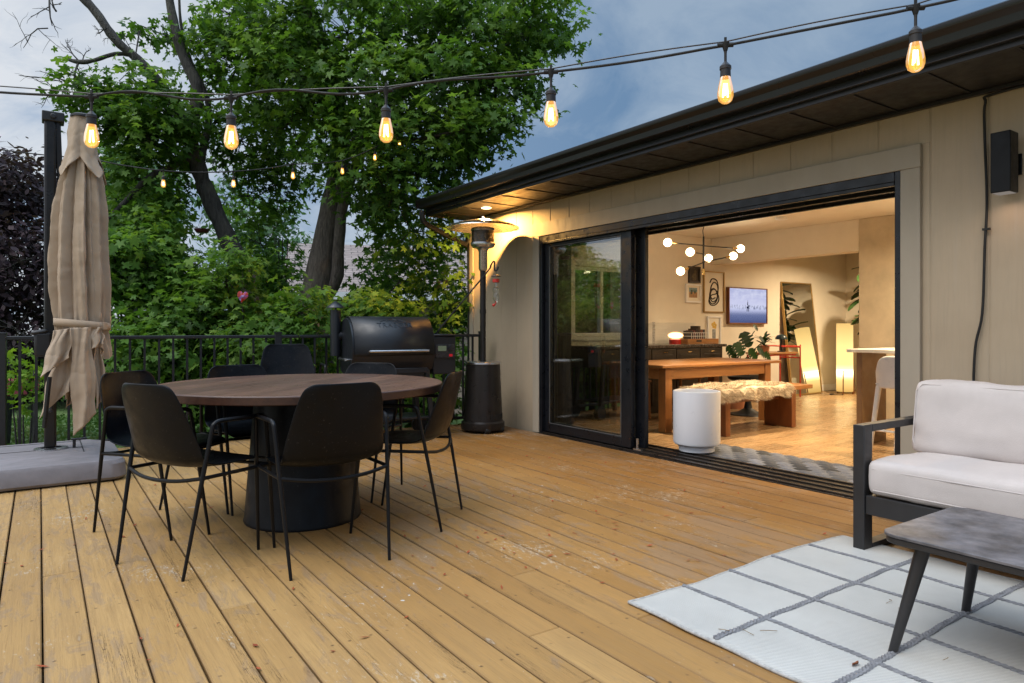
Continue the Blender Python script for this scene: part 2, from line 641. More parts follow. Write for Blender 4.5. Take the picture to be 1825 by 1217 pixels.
def siding_material():
    m, nt, out = new_mat('rough_sawn_siding')
    N = NT(nt)
    bs = N.n('ShaderNodeBsdfPrincipled')
    v = N.coords('Object', (18, 18, 1.0))
    g = N.noise(v, 2.2, 6, .66, .9)
    v2 = N.coords('Object', (1, 1, 1))
    b = N.noise(v2, 1.4, 4, .6)
    c = N.ramp(b, [(.3, (.42, .33, .226)), (.7, (.485, .388, .272))])
    c = N.mix(N.ramp(g, [(.28, .16), (.5, 0.0)]), c, (.25, .215, .175))
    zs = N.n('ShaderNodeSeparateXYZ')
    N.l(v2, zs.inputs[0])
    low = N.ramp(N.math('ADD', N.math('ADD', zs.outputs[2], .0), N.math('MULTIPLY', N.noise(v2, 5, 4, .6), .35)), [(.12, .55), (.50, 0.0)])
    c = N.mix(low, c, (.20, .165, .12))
    dr = N.noise(N.coords('Object', (9, 9, .7)), 1.6, 4, .6)
    c = N.mix(N.ramp(dr, [(.60, 0.0), (.74, .14)]), c, (.47, .44, .40))
    N.l(c, bs.inputs['Base Color'])
    bs.inputs['Roughness'].default_value = .62
    wv = N.n('ShaderNodeTexWave', wave_type='BANDS', bands_direction='Y')
    wv.inputs['Scale'].default_value = 14
    wv.inputs['Distortion'].default_value = 9
    wv.inputs['Detail'].default_value = 3
    wv.inputs['Detail Scale'].default_value = .9
    N.l(N.coords('Object', (1, 1, .12)), wv.inputs['Vector'])
    hh = N.math('ADD', N.math('MULTIPLY', g, .7), N.math('MULTIPLY', wv.outputs['Fac'], .45))
    N.l(N.bump(hh, .28, .003), bs.inputs['Normal'])
    N.l(bs.outputs[0], out.inputs[0])
    return m


def rug_material():
    m, nt, out = new_mat('woven_rug')
    N = NT(nt)
    bs = N.n('ShaderNodeBsdfPrincipled')
    v = N.coords('Object', (1, 1, 1))
    b = N.noise(v, 3.0, 5, .6)
    c = N.ramp(b, [(.3, (.46, .45, .415)), (.7, (.56, .55, .51))])
    st = N.noise(v, 5.5, 6, .7)
    c = N.mix(N.ramp(st, [(.60, 0.0), (.72, .35)]), c, (.42, .39, .35))
    wv = N.n('ShaderNodeTexWave', wave_type='BANDS', bands_direction='DIAGONAL')
    wv.inputs['Scale'].default_value = 46
    wv.inputs['Distortion'].default_value = .5
    N.l(v, wv.inputs['Vector'])
    c = N.mix(N.ramp(wv.outputs['Fac'], [(0.05, .45), (.5, 0.0)]), c, (.27, .27, .27))
    N.l(c, bs.inputs['Base Color'])
    bs.inputs['Roughness'].default_value = .95
    bs.inputs['Sheen Weight'].default_value = .15
    ch = N.n('ShaderNodeTexChecker')
    ch.inputs['Scale'].default_value = 190
    N.l(v, ch.inputs['Vector'])
    h = N.math('ADD', wv.outputs['Fac'], N.math('MULTIPLY', ch.outputs['Fac'], .4))
    N.l(N.bump(h, .5, .003), bs.inputs['Normal'])
    N.l(bs.outputs[0], out.inputs[0])
    return m


def lawn_material():
    m, nt, out = new_mat('lawn')
    N = NT(nt)
    bs = N.n('ShaderNodeBsdfPrincipled')
    v = N.coords('Object')
    a = N.noise(v, .7, 5, .65)
    b = N.noise(v, 24, 5, .75)
    c = N.ramp(a, [(.3, (.075, .15, .03)), (.55, (.12, .205, .05)), (.75, (.24, .24, .10))])
    c = N.mix(N.ramp(b, [(.3, .6), (.65, 0.0)]), c, (.025, .055, .012))
    N.l(c, bs.inputs['Base Color'])
    bs.inputs['Roughness'].default_value = .9
    N.l(N.bump(b, .8, .05), bs.inputs['Normal'])
    N.l(bs.outputs[0], out.inputs[0])
    return m


def bark_material(name, c1, c2):
    m, nt, out = new_mat(name)
    N = NT(nt)
    bs = N.n('ShaderNodeBsdfPrincipled')
    v = N.coords('Object', (11, 11, 2.0))
    g = N.noise(v, 2.4, 7, .7, 1.2)
    big = N.noise(N.coords('Object'), 3, 3, .5)
    c = N.ramp(g, [(.33, c1), (.66, c2)])
    c = N.mix(N.ramp(big, [(.5, 0.0), (.75, .45)]), c, (.16, .15, .11))
    N.l(c, bs.inputs['Base Color'])
    bs.inputs['Roughness'].default_value = .9
    N.l(N.bump(g, 1.0, .04), bs.inputs['Normal'])
    N.l(bs.outputs[0], out.inputs[0])
    return m


def shingle_material(name, c1, c2, row=.16, width=.32, axis_rot=(0, 0, 0)):
    m, nt, out = new_mat(name)
    N = NT(nt)
    bs = N.n('ShaderNodeBsdfPrincipled')
    br = N.n('ShaderNodeTexBrick')
    br.inputs['Scale'].default_value = 1
    br.inputs['Brick Width'].default_value = width
    br.inputs['Row Height'].default_value = row
    br.inputs['Mortar Size'].default_value = .012
    br.inputs['Color1'].default_value = (*c1, 1)
    br.inputs['Color2'].default_value = (*c2, 1)
    br.inputs['Mortar'].default_value = tuple(c * .45 for c in c1) + (1,)
    N.l(N.coords('Object', (1, 1, 1), rot=axis_rot), br.inputs['Vector'])
    f = N.noise(N.coords('Object'), 5, 4, .6)
    c = N.mix(1.0, br.outputs[0], N.ramp(f, [(.3, .8), (.7, 1.1)]), 'MULTIPLY')
    N.l(c, bs.inputs['Base Color'])
    bs.inputs['Roughness'].default_value = .85
    N.l(N.bump(br.outputs[1], -.4, .01), bs.inputs['Normal'])
    N.l(bs.outputs[0], out.inputs[0])
    return m


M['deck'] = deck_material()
M['siding'] = siding_material()
M['rug'] = rug_material()
M['rug_line'] = paint('rug_line_grey', (.205, .205, .215), .95, var=.25, vscale=30, bump=.4, bscale=300)
M['lawn'] = lawn_material()
M['bark'] = bark_material('maple_bark', (.040, .033, .028), (.17, .145, .12))
M['bark_dark'] = bark_material('dark_bark', (.022, .020, .019), (.085, .077, .07))
M['leaf'] = leaf_mat('maple_leaf', (.022, .056, .010), (.080, .172, .026), (.21, .33, .065), .48)
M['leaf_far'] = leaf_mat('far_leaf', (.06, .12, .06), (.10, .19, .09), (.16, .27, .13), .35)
M['leaf_plum'] = leaf_mat('plum_leaf', (.014, .011, .015), (.042, .026, .033), (.095, .062, .068), .25)
M['leaf_shrub'] = leaf_mat('shrub_leaf', (.026, .066, .012), (.082, .182, .030), (.21, .34, .07), .46)
M['leaf_yellow'] = leaf_mat('young_leaf', (.10, .20, .02), (.17, .30, .035), (.28, .40, .06), .4)
M['leaf_house'] = leaf_mat('house_plant_leaf', (.008, .028, .008), (.020, .060, .016), (.05, .11, .03), .15, .35)

# ------------------------------------------------------------------ ground and deck
mb = MB()
n = 60
mb.grid(lambda u, v: (-90 + 180 * u, -60 + 200 * v, -1.0 + .05 * math.sin(u * 70) * math.sin(v * 60)), n, n)
tag(obj('lawn', mb, M['lawn']), kind='structure')

RA, RN = R(7.4), Vector((.1288, .9917, 0))
RD = Vector((.9917, -.1288, 0))
RC = 6.905


def rail_y(x, off=0.0):
    return (RC + off - .1288 * x) / .9917


def build_deck():
    vs, fs, uvs, tints = [], [], [], []
    pitch, gap, th = .1385, .0055, .035
    x = 4.165 - pitch * 64
    rr = random.Random(3)
    row = 0
    while x < 4.16:
        jx = rr.uniform(-.0013, .0013)
        x0, x1 = x + gap / 2 + jx, x + pitch - gap / 2 + rr.uniform(-.0013, .0013)
        y = -3.2 + rr.uniform(-2, 0)
        while True:
            ln = rr.choice((2.44, 3.05, 3.66, 4.27)) * rr.uniform(.85, 1.0)
            yn = y + ln
            e0, e1 = rail_y(x0, .10), rail_y(x1, .10)
            last = yn > min(e0, e1) - .3
            a0, a1 = y + .0015, y + .0015
            b0, b1 = (e0, e1) if last else (yn - .0015, yn - .0015)
            t = rr.random()
            dz = rr.uniform(-.0016, .0016)
            bev = .004
            o = len(vs)
            z = dz
            ring = [(x0, a0), (x1, a1), (x1, b1), (x0, b0)]
            inn = [(x0 + bev, a0 + bev), (x1 - bev, a1 + bev), (x1 - bev, b1 - bev), (x0 + bev, b0 - bev)]
            vs += [(p[0], p[1], z) for p in inn] + [(p[0], p[1], z - bev) for p in ring] + [(p[0], p[1], z - th) for p in ring]
            F = [(0, 1, 2, 3)]
            for k in range(4):
                k2 = (k + 1) % 4
                F.append((4 + k, 4 + k2, k2, k))
                F.append((8 + k, 8 + k2, 4 + k2, 4 + k))
            for f in F:
                fs.append(tuple(i + o for i in f))
                for i in f:
                    p = vs[i + o]
                    uvs.append(((p[0] - x0) / (x1 - x0), p[1]))
                tints.append(t)
            if last:
                break
            y = yn
        x += pitch
        row += 1
    me = bpy.data.meshes.new('deck')
    me.from_pydata(vs, [], fs)
    uvl = me.uv_layers.new(name='board')
    uvl.data.foreach_set('uv', np.array(uvs, dtype=np.float32).ravel())
    at_ = me.attributes.new('tint', 'FLOAT', 'FACE')
    at_.data.foreach_set('value', np.array(tints, dtype=np.float32))
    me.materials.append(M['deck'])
    o = bpy.data.objects.new('deck', me)
    COL.objects.link(o)
    tag(o, kind='structure')
    # joists and skirt below
    mb = MB()
    for k in range(24):
        yy = -3 + k * .406 + .203
        if yy < 6.2:
            mb.b2(-4.6, 4.12, yy - .02, yy + .02, -.24, -.0365)
    mb.box((-.2, rail_y(-.2, .115), -.13), (9.0, .035, .24), rz=-RA)
    tag(obj('deck_joists', mb, paint('joist_wood', (.10, .07, .045), .8)), kind='structure')


build_deck()

# small dry bits lying on the deck
mb = MB()
rr = random.Random(21)
spots = []
for k in range(150):
    y = rr.uniform(1.0, 5.4)
    x = rr.uniform(-.9, 3.9)
    if k % 3 == 0:
        x, y = rr.gauss(2.15, .45), rr.gauss(2.85, .5)
    if x > 1.8 and y < 2.0:
        continue
    spots.append((x, y))
for k in range(60):
    row = rr.randint(24, 62)
    spots.append((4.165 - .1385 * (64 - row) + rr.uniform(-.006, .006), rr.uniform(1.2, 5.0)))
for x, y in spots:
    L, w, a = rr.uniform(.008, .024), rr.uniform(.0035, .0075), rr.uniform(0, 6.3)
    d = Vector((math.cos(a), math.sin(a), 0))
    q = Vector((-d.y, d.x, 0))
    c = Vector((x, y, .003))
    up = Vector((0, 0, rr.uniform(.003, .009)))
    mb.add([c - d * L, c + q * w + up * .5, c + d * L + up, c - q * w + up * .3], [(0, 1, 2), (0, 2, 3)])
tag(obj('leaf_litter', mb, paint('dry_litter', (.30, .06, .015), .8, var=.4)), kind='stuff')

# ------------------------------------------------------------------ railing
def rail_pt(s, off=0.0, z=0.0):
    """s metres to the left of the house end of the railing"""
    p = Vector((4.08, rail_y(4.08), 0)) - RD * s + RN * off
    return Vector((p.x, p.y, z))


LEN = 8.6
rail = empty('deck_railing', rail_pt(LEN / 2), 'long black metal railing with thin vertical balusters along the far deck edge', 'railing', rz=-RA)
# local frame: x along the rail to the right, origin in the middle
def rx(s):
    return LEN / 2 - s
mb = MB(); mb.box((0, 0, .985), (LEN, .050, .030)); obj('top_rail', mb, M['rail'], rail, bevel=.005)
mb = MB(); mb.box((0, 0, .085), (LEN, .035, .030)); obj('bottom_rail', mb, M['rail'], rail, bevel=.004)
for k in range(5):
    s = .03 + 2.17 * k
    if s < LEN:
        mb = MB(); mb.box((rx(s), 0, .51), (.062, .062, 1.02)); mb.box((rx(s), 0, 1.024), (.07, .07, .012)); mb.box((rx(s), 0, .006), (.11, .11, .012))
        obj('post', mb, M['rail'], rail, bevel=.003)
bal = MB(); bal.box((0, 0, .535), (.019, .019, .87))
first = None
for k in range(74):
    s = .03 + .114 * (k + 1)
    if abs(((s - .03) / 2.17) - round((s - .03) / 2.17)) < .015 or s > LEN - .02:
        continue
    if first is None:
        first = obj('baluster', bal, M['rail'], rail)
        first.location = (rx(s), 0, 0)
    else:
        o = first.copy(); COL.objects.link(o); o.location = (rx(s), 0, 0)

# ------------------------------------------------------------------ dining chairs
def make_chair():
    t = empty('dining_chair', (0, 0, 0), 'x', 'chair')
    # shell profile: (y, z, half width, edge lift, edge forward)
    prof = [(.235, .432, .200, .000, 0), (.215, .447, .215, .004, 0), (.12, .446, .226, .012, 0), (.0, .440, .232, .018, 0), (-.09, .440, .235, .024, .004),
            (-.155, .455, .237, .026, .020), (-.198, .492, .237, .014, .045), (-.222, .55, .232, .004, .058), (-.240, .62, .221, 0, .052), (-.256, .69, .208, 0, .042),
            (-.270, .75, .196, 0, .034), (-.280, .795, .182, 0, .029), (-.285, .818, .160, 0, .026), (-.287, .828, .128, 0, .022)]
    mb = MB()
    nv = len(prof) - 1

    def fn(u, v):
        y, z, w, lift, fwd = prof[round(v * nv)]
        s = (u - .5) * 2
        a = abs(s) ** 2.4
        return (w * s, y + fwd * a, z + lift * a)
    mb.grid(fn, 12, nv)
    obj('seat_shell', mb, M['black_shell'], t, solid=.009, subsurf=2)
    # side frames: front leg, arm, rear leg in one bent tube; each leg below seat is its own part
    r = .0085
    for s in (-1, 1):
        rear = [(s * .225, -.245, 0), (s * .2495, -.168, .42)]
        front = [(s * .232, .250, 0), (s * .2545, .196, .42)]
        for a in (rear, front):
            mb = MB(); mb.tube(a, [.0070, .0098], 10); obj('leg', mb, M['black_metal'], t)
        arm = [(s * .2495, -.168, .42), (s * .256, -.147, .53), (s * .262, -.128, .630), (s * .2635, -.118, .650), (s * .264, -.096, .660), (s * .265, -.05, .661), (s * .267, .08, .661), (s * .267, .134, .660), (s * .2665, .156, .651), (s * .265, .166, .632), (s * .260, .181, .53), (s * .2545, .196, .42)]
        mb = MB(); mb.tube(smooth_path(arm, 4), .0098, 10); obj('armrest', mb, M['black_metal'], t)
    mb = MB()
    mb.tube(smooth_path([(-.2495, -.168, .42), (-.13, -.195, .402), (0, -.205, .396), (.13, -.195, .402), (.2495, -.168, .42)], 5), r, 10)
    mb.tube([(-.2495, -.168, .42), (-.2545, .196, .42)], r, 10)
    mb.tube([(.2495, -.168, .42), (.2545, .196, .42)], r, 10)
    mb.tube(smooth_path([(-.2545, .196, .42), (0, .190, .415), (.2545, .196, .42)], 5), r, 10)
    obj('seat_frame', mb, M['black_metal'], t)
    return t


TC = Vector((1.235, 3.865, 0))
G = 'black shell armchairs around the round table'
chairs = [
    ((.61, 3.474), (.433, .228), 'front left black armchair, its back and side to us, nearest the grey umbrella base', 0),
    ((1.10, 3.15), (0, 1), 'black shell armchair with its whole back turned to us, in front of the table pedestal', 0),
    ((.565, 4.14), (.64, -.77), 'black armchair half hidden behind the front left armchair, facing the table from the umbrella side', 0),
    ((1.09, 4.42), (.12, -1), 'black shell armchair on the far left side of the table, facing us', 0),
    ((1.715, 3.486), (-.32, .31), 'black shell armchair seen in profile at the right end of the round table', 0),
    ((1.70, 4.26), (-.743, -.669), 'black shell armchair behind the table in front of the grill', 0),
    ((1.66, 5.60), (-.22, -1), 'lower black armchair of the stacked pair standing by the railing left of the grill', 0),
    ((1.665, 5.58), (-.22, -1), 'upper black armchair of the stacked pair, its back rising above the far table edge', .105),
]
ch0 = None
for (p, f, lab, z) in chairs:
    rz = math.atan2(f[1], f[0]) - PI / 2
    if ch0 is None:
        ch0 = make_chair()
        ch0.location = (p[0], p[1], .0)
        ch0.rotation_euler = (0, 0, rz)
        ch0['label'] = lab
        ch0['group'] = G
    else:
        dup(ch0, (p[0], p[1], z), rz, lab, G)

# ------------------------------------------------------------------ round dining table
t = empty('round_table', TC, 'large round brown wooden dining table on a black conical pedestal', 'table')
mb = MB()
RT, HT = .785, .757
mb.lathe([(RT - .004, HT - .0015), (RT - .0055, HT), (0.001, HT)], 128, cap=False)
o = obj('tabletop', mb, M['walnut'], t)
o.rotation_euler = (0, 0, R(40))
mb = MB()
mb.lathe([(RT - .06, HT - .043), (RT - .004, HT - .043), (RT, HT - .039), (RT, HT - .005), (RT - .004, HT - .0012)], 128, cap=False)
obj('edge_band', mb, M['walnut_edge'], o)
mb = MB(); mb.lathe([(.001, HT - .042), (RT - .06, HT - .043)], 64, cap=False); obj('underside', mb, M['table_base'], o)
mb = MB()
mb.lathe([(.318, 0), (.320, .012), (.316, .02), (.262, HT - .042)], 64)
obj('pedestal', mb, M['table_base'], t, angle=60)

# ------------------------------------------------------------------ cantilever umbrella
UX, UY = .07, 5.95
um = empty('cantilever_umbrella', (UX, UY, 0), 'closed sand coloured cantilever umbrella tied with a strap beside its dark mast', 'umbrella')
def base_shape():
    mb = MB()
    def ring(h, s, z, r):
        out = []
        for k in range(4):
            cx, cy = ((1, 1), (-1, 1), (-1, -1), (1, -1))[k]
            for j in range(6):
                a = PI / 2 * k + PI / 2 * j / 5
                out.append(((s - r) * cx + r * math.cos(a), (s - r) * cy + r * math.sin(a), z))
        return out
    rings = [ring(0, .50, .012, .10), ring(0, .512, .03, .10), ring(0, .505, .12, .10), ring(0, .49, .145, .10), ring(0, .34, .190, .05), ring(0, .325, .194, .05)]
    vs = [p for r_ in rings for p in r_]
    n = 24
    fs = []
    for i in range(len(rings) - 1):
        for j in range(n):
            fs.append((i * n + j, i * n + (j + 1) % n, (i + 1) * n + (j + 1) % n, (i + 1) * n + j))
    fs.append(tuple((len(rings) - 1) * n + j for j in range(n)))
    fs.append(tuple(range(n - 1, -1, -1)))
    mb.add([(x - UX + .0, y + .05, z) for x, y, z in vs], fs)
    return mb
base = obj('base', base_shape(), M['umb_base'], um, angle=28)
mb = MB()
mb.box((-UX, .05, .006), (.9, .9, .012))
obj('foot_skirt', mb, M['rubber'], base)
mb = MB()
for q in ((-.33, .05, .013, .62), (.19, .05, .013, .62)):
    mb.box((q[0], q[1], .1945), (q[2] * .5, q[3], .004))
mb.box((-.07, -.03, .1945), (.52, .006, .004)); mb.box((-.07, .30, .1945), (.52, .006, .004))
obj('lid_seam', mb, M['rubber'], base)
mb = MB()
mb.lathe([(.105, .194), (.105, .203), (.065, .207)], 32, cap=False); obj('flange', mb, M['steel'], base)
mb = MB(); mb.box((.14, -.02, .225), (.02, .03, .06)); mb.box((.17, -.02, .255), (.10, .035, .014)); obj('pedal', mb, M['umb_plastic'], base, bevel=.005)
mb = MB()
mb.box((-.005, 0, 1.385), (.074, .10, 2.36))
obj('mast', mb, M['umb_metal'], um, bevel=.016, seg=3)
mb = MB(); mb.box((.012, -.002, 2.585), (.135, .125, .07)); mb.lathe([(.02, -.075), (.02, -.06)], 16, (.012, 0, 2.585), 'y'); obj('top_cap', mb, M['umb_plastic'], um, bevel=.014, seg=3)
mb = MB(); mb.box((.058, -.012, 2.02), (.036, .05, 1.12), ry=R(-2.0)); obj('arm', mb, M['umb_metal'], um, bevel=.008)
mb = MB(); mb.box((-.05, -.06, .95), (.10, .13, .17)); mb.box((-.07, -.08, 1.04), (.10, .10, .03), ry=R(-10)); cb = obj('crank_box', mb, M['umb_plastic'], um, bevel=.015)
mb = MB(); mb.tube([(.01, -.22, .92), (.0, -.22, .50), (-.01, -.2, .49)], .014, 8); obj('crank_handle', mb, M['umb_plastic'], cb)

# folded canopy
CX, CY = .182, -.20
def canopy_mesh():
    mb = MB()
    nt_, nz = 300, 150
    zs_ = [0, .05, .12, .20, .32, .45, .56, .62, .64, .67, .72, .80]
    rr_ = [.070, .088, .112, .126, .134, .140, .138, .132, .131, .136, .148, .155]
    def fn(u, v):
        th = 2 * PI * u
        # hem falls to points between the ribs
        k = 4 * u + .33
        tri = abs((k % 1.0) - .5) * 2
        hem = .86 + .10 * (1 - tri) + .03 * math.sin(5 * th)
        ztop = 2.335
        z = lerp(ztop, hem, v ** 1.0)
        s = (ztop - z) / (ztop - .32)
        Rb = interp(s, zs_, rr_)
        ph = th * 9 + 1.5 * math.sin(th * 2 + .6) + .45 * math.sin(z * 2.0 + th * 2)
        sh = math.sin(ph)
        fr = (ph / (2 * PI)) % 1.0
        fold = (-1 + 2 * (fr / .74) ** .8 if fr < .74 else 1 - 2 * (fr - .74) / .26) + .22 * math.sin(ph * 2.5 + 2.0 + z * 1.5) * math.sin(th * 3 + z)
        amp = interp(s, [0, .1, .25, .5, .60, .64, .68, .8], [.08, .22, .27, .26, .20, .09, .16, .22])
        fine = .03 * math.sin(ph * 2.3 + z * 5 + 1.2) * (1 if s < .6 else 1.6)
        Rr = Rb * (1 + amp * fold + fine)
        # wrinkles near the strap
        Rr += .008 * math.sin(th * 23 + z * 7) * math.exp(-((s - .64) / .06) ** 2)
        ex = 1.0 + .1 * math.cos(2 * th)
        x = Rr * math.cos(th) * ex * .98 + .012 * math.sin(z * 3)
        y = Rr * math.sin(th) * .86
        x += -.05 * max(0, (s - .72)) / .28 * (1 if math.cos(th) < 0 else .2)
        return (x, y, z)
    mb.grid(fn, nt_, nz, closed_u=True)
    return mb
mb = canopy_mesh()
cv = obj('canopy', mb, M['sand_fabric'], um, angle=180)
crumple(cv, .17, .018); crumple(cv, .045, .004)
cv.location = (CX, CY, 0)
# vent cap with flaring flaps
def cap_fn(u, v):
    th = 2 * PI * u
    k = (4 * u + .12) % 1.0
    tri = 1 - abs(k - .5) * 2          # 1 at the flap points
    z = lerp(2.575, 2.12 + .16 * (1 - tri) , v)
    prof = interp(v, [0, .06, .35, .7, .88, 1], [.064, .068, .082, .096, .116, .138])
    Rr = prof * (1 + (.55 * v ** 2) * (tri - .55)) * (1 + .07 * math.sin(th * 9 + 2) * v + .05 * math.sin(th * 5))
    return (Rr * math.cos(th), Rr * math.sin(th) * .9, z)
mb = MB(); mb.grid(cap_fn, 128, 36, closed_u=True)
vent = obj('vent_cap', mb, M['sand_fabric'], cv, solid=.005, angle=180)
crumple(vent, .12, .022)
mb = MB(); mb.lathe([(.001, 2.592), (.055, 2.590), (.073, 2.580), (.074, 2.566), (.06, 2.562)], 32, cap=False); obj('finial', mb, M['umb_plastic'], cv)
# strap around the folds
def strap_fn(u, v):
    th = 2 * PI * u
    return (.172 * math.cos(th) + .002, .156 * math.sin(th), 1.095 - .018 * math.cos(th) + .050 * (v - .5) * 1.0)
mb = MB(); mb.grid(strap_fn, 64, 2, closed_u=True)
st = obj('strap', mb, M['sand_fabric'], cv, solid=.005)
mb = MB(); mb.box((.132, -.112, 1.082), (.035, .012, .052), rz=R(40)); obj('buckle', mb, M['sand_fabric'], st, bevel=.003)

# hem panels hanging below the folds
def hem_panel(pts, y0, dy):
    mb = MB()
    pts = [(p_[0] * .66 - .022, p_[1]) for p_ in pts]
    y0 += .03
    (a, b, c, d) = pts          # top left, top right, bottom right, bottom left  (x, z)
    def fn(u, v):
        x = lerp(lerp(a[0], b[0], u), lerp(d[0], c[0], u), v)
        z = lerp(lerp(a[1], b[1], u), lerp(d[1], c[1], u), v)
        return (x + .008 * math.sin(v * 9 + u * 3), y0 + dy * v + .022 * math.sin(u * 6.5 + v * 2.2 + y0 * 40) * (.35 + v) + .007 * math.sin(u * 15 + v * 4), z + .004 * math.sin(u * 8) * v)
    mb.grid(fn, 40, 48)
    return mb
for pts, y0, dy in (
        (((-.085, 1.07), (.105, 1.08), (.150, .47), (-.062, .325)), -.192, -.035),
        (((-.225, 1.05), (-.075, 1.07), (-.085, .86), (-.345, .735)), -.165, -.045),
        (((-.19, .93), (-.06, .95), (-.085, .63), (-.355, .455)), -.135, -.035),
        (((-.10, .90), (-.02, .90), (-.03, .56), (-.13, .50)), -.10, -.01),
        (((.085, 1.08), (.205, 1.07), (.222, .95), (.10, .92)), -.165, -.03),
        (((.095, 1.0), (.20, 1.0), (.225, .56), (.15, .50)), -.125, -.03),
        (((-.14, .9), (.12, .9), (.10, .60), (-.12, .55)), .10, .03)):
    crumple(crumple(obj('hem_panel', hem_panel(pts, y0, dy), M['sand_fabric'], cv, solid=.005, angle=180), .18, .022), .05, .003)
mb = MB(); mb.tube([(-.195, -.2, .74), (-.225, -.21, .40)], .014, 8); obj('rib_end', mb, M['umb_metal'], cv)

# ------------------------------------------------------------------ pellet grill
gfront = Vector((2.348, 5.947, 0))
GW = .80
go = gfront + RD * (GW / 2) + RN * .27
gr = empty('pellet_grill', (go.x, go.y, 0), 'black barrel pellet grill with chimney and steel handle standing against the railing', 'grill', rz=-RA)
def drum_section(k=1.0):
    # y depth, z height : closed outline of the barrel, seen from the side
    pts = []
    for a in range(0, 181, 10):
        pts.append((-.27 * k * math.cos(R(a)), .895 + .27 * k * math.sin(R(a))))
    pts += [(.27 * k, .80), (.20 * k, .665), (.06, .62), (-.06, .62), (-.20 * k, .665), (-.27 * k, .80)]
    return pts
def extr(pts, x0, x1):
    mb = MB()
    n_ = len(pts)
    mb.add([(x0, y, z) for y, z in pts] + [(x1, y, z) for y, z in pts],
           [tuple(range(n_)), tuple(range(2 * n_ - 1, n_ - 1, -1))] + [(i, n_ + i, n_ + (i + 1) % n_, (i + 1) % n_) for i in range(n_)])
    return mb
body = obj('barrel', extr(drum_section(.985), -GW / 2, GW / 2), M['grill_black'], gr, angle=30)
# lid : front and top of the barrel, proud
def lid_fn(u, v):
    a = lerp(-18, 128, v)
    return (lerp(-GW / 2 + .02, GW / 2 - .01, u), -.279 * math.cos(R(a)), .895 + .279 * math.sin(R(a)))
mb = MB(); mb.grid(lid_fn, 2, 32)
lid = obj('lid', mb, M['grill_black'], gr, solid=.008, angle=40)
mb = MB(); mb.tube(smooth_path([(-.25, -.275, .845), (-.25, -.325, .852), (-.235, -.335, .852)], 4), .011, 10); mb.tube(smooth_path([(.31, -.275, .845), (.31, -.325, .852), (.295, -.335, .852)], 4), .011, 10)
mb.tube([(-.255, -.335, .852), (.315, -.335, .852)], .0125, 14)
obj('handle', mb, M['steel'], lid)
# raised lettering and ridge emblem on the lid
def lid_map(x, h, out=.0045):
    a = R(44) + h / .279
    return Vector((x, -(.279 + out) * math.cos(a), .895 + (.279 + out) * math.sin(a)))
fc = bpy.data.curves.new('lid_text', 'FONT')
fc.body = 'TRAEGER'
fc.size = .075
fc.space_character = 1.12
fc.align_x = 'CENTER'
fo = bpy.data.objects.new('lid_text', fc)
COL.objects.link(fo)
dg = bpy.context.evaluated_depsgraph_get()
fm = bpy.data.meshes.new_from_object(fo.evaluated_get(dg))
bpy.data.objects.remove(fo)
bm = bmesh.new(); bm.from_mesh(fm)
bmesh.ops.triangulate(bm, faces=bm.faces)
bmesh.ops.subdivide_edges(bm, edges=[e for e in bm.edges if e.calc_length() > .02], cuts=2)
bmesh.ops.triangulate(bm, faces=bm.faces)
res = bmesh.ops.extrude_face_region(bm, geom=list(bm.faces))
for v in [g for g in res['geom'] if isinstance(g, bmesh.types.BMVert)]:
    v.co.z = .004
for v in bm.verts:
    p = lid_map(v.co.x + .02, v.co.y - .02, .004 + v.co.z)
    v.co = p
bmesh.ops.recalc_face_normals(bm, faces=bm.faces)
bm.to_mesh(fm); bm.free()
fm.materials.clear(); fm.materials.append(M['grill_black'])
lo = bpy.data.objects.new('lettering', fm); COL.objects.link(lo); lo.parent = lid
mb = MB()
ridge = [(-.13, .05), (-.07, .085), (-.045, .075), (.0, .105), (.035, .08), (.06, .09), (.12, .05)]
for i in range(len(ridge) - 1):
    mb.tube([lid_map(ridge[i][0] + .02, ridge[i][1]), lid_map((ridge[i][0] + ridge[i + 1][0]) / 2 + .02, (ridge[i][1] + ridge[i + 1][1]) / 2), lid_map(ridge[i + 1][0] + .02, ridge[i + 1][1])], .0035, 6)
mb.tube([lid_map(-.05, .055), lid_map(-.02, .075), lid_map(.02, .06)], .003, 6)
obj('emblem', mb, M['grill_black'], lid)
mb = MB()
mb.lathe([(.05, .80), (.05, 1.24)], 24, (-GW / 2 - .055, .16, 0)); mb.tube(smooth_path([(-GW / 2 + .01, .16, .99), (-GW / 2 - .05, .16, .99)], 3), .048, 16)
ck = obj('chimney', mb, M['grill_black'], gr)
mb = MB(); mb.lathe([(.088, 1.262), (.086, 1.268), (.012, 1.325), (.001, 1.328)], 28, (-GW / 2 - .055, .16, 0)); mb.lathe([(.01, 1.2), (.01, 1.27)], 8, (-GW / 2 - .055, .16, 0)); obj('chimney_cap', mb, M['grill_black'], ck)
mb = MB(); mb.tube([(-GW / 2 - .045, -.20, .775), (-GW / 2 - .045, .05, .775)], .011, 10); mb.tube([(-GW / 2, -.18, .775), (-GW / 2 - .045, -.18, .775)], .007, 8); mb.tube([(-GW / 2, .03, .775), (-GW / 2 - .045, .03, .775)], .007, 8)
obj('side_handle', mb, M['steel'], gr)
mb = MB(); mb.box((GW / 2 + .12, 0.0, .80), (.235, .44, .37)); hp = obj('hopper', mb, M['grill_black'], gr, bevel=.01)
mb = MB(); mb.box((GW / 2 + .12, 0.0, .997), (.25, .46, .022)); obj('hopper_lid', mb, M['grill_black'], hp, bevel=.008)
mb = MB(); mb.box((GW / 2 + .12, -.226, .84), (.20, .012, .13)); cp = obj('control_panel', mb, paint('panel_grey', (.03, .03, .034), .3), hp, bevel=.004)
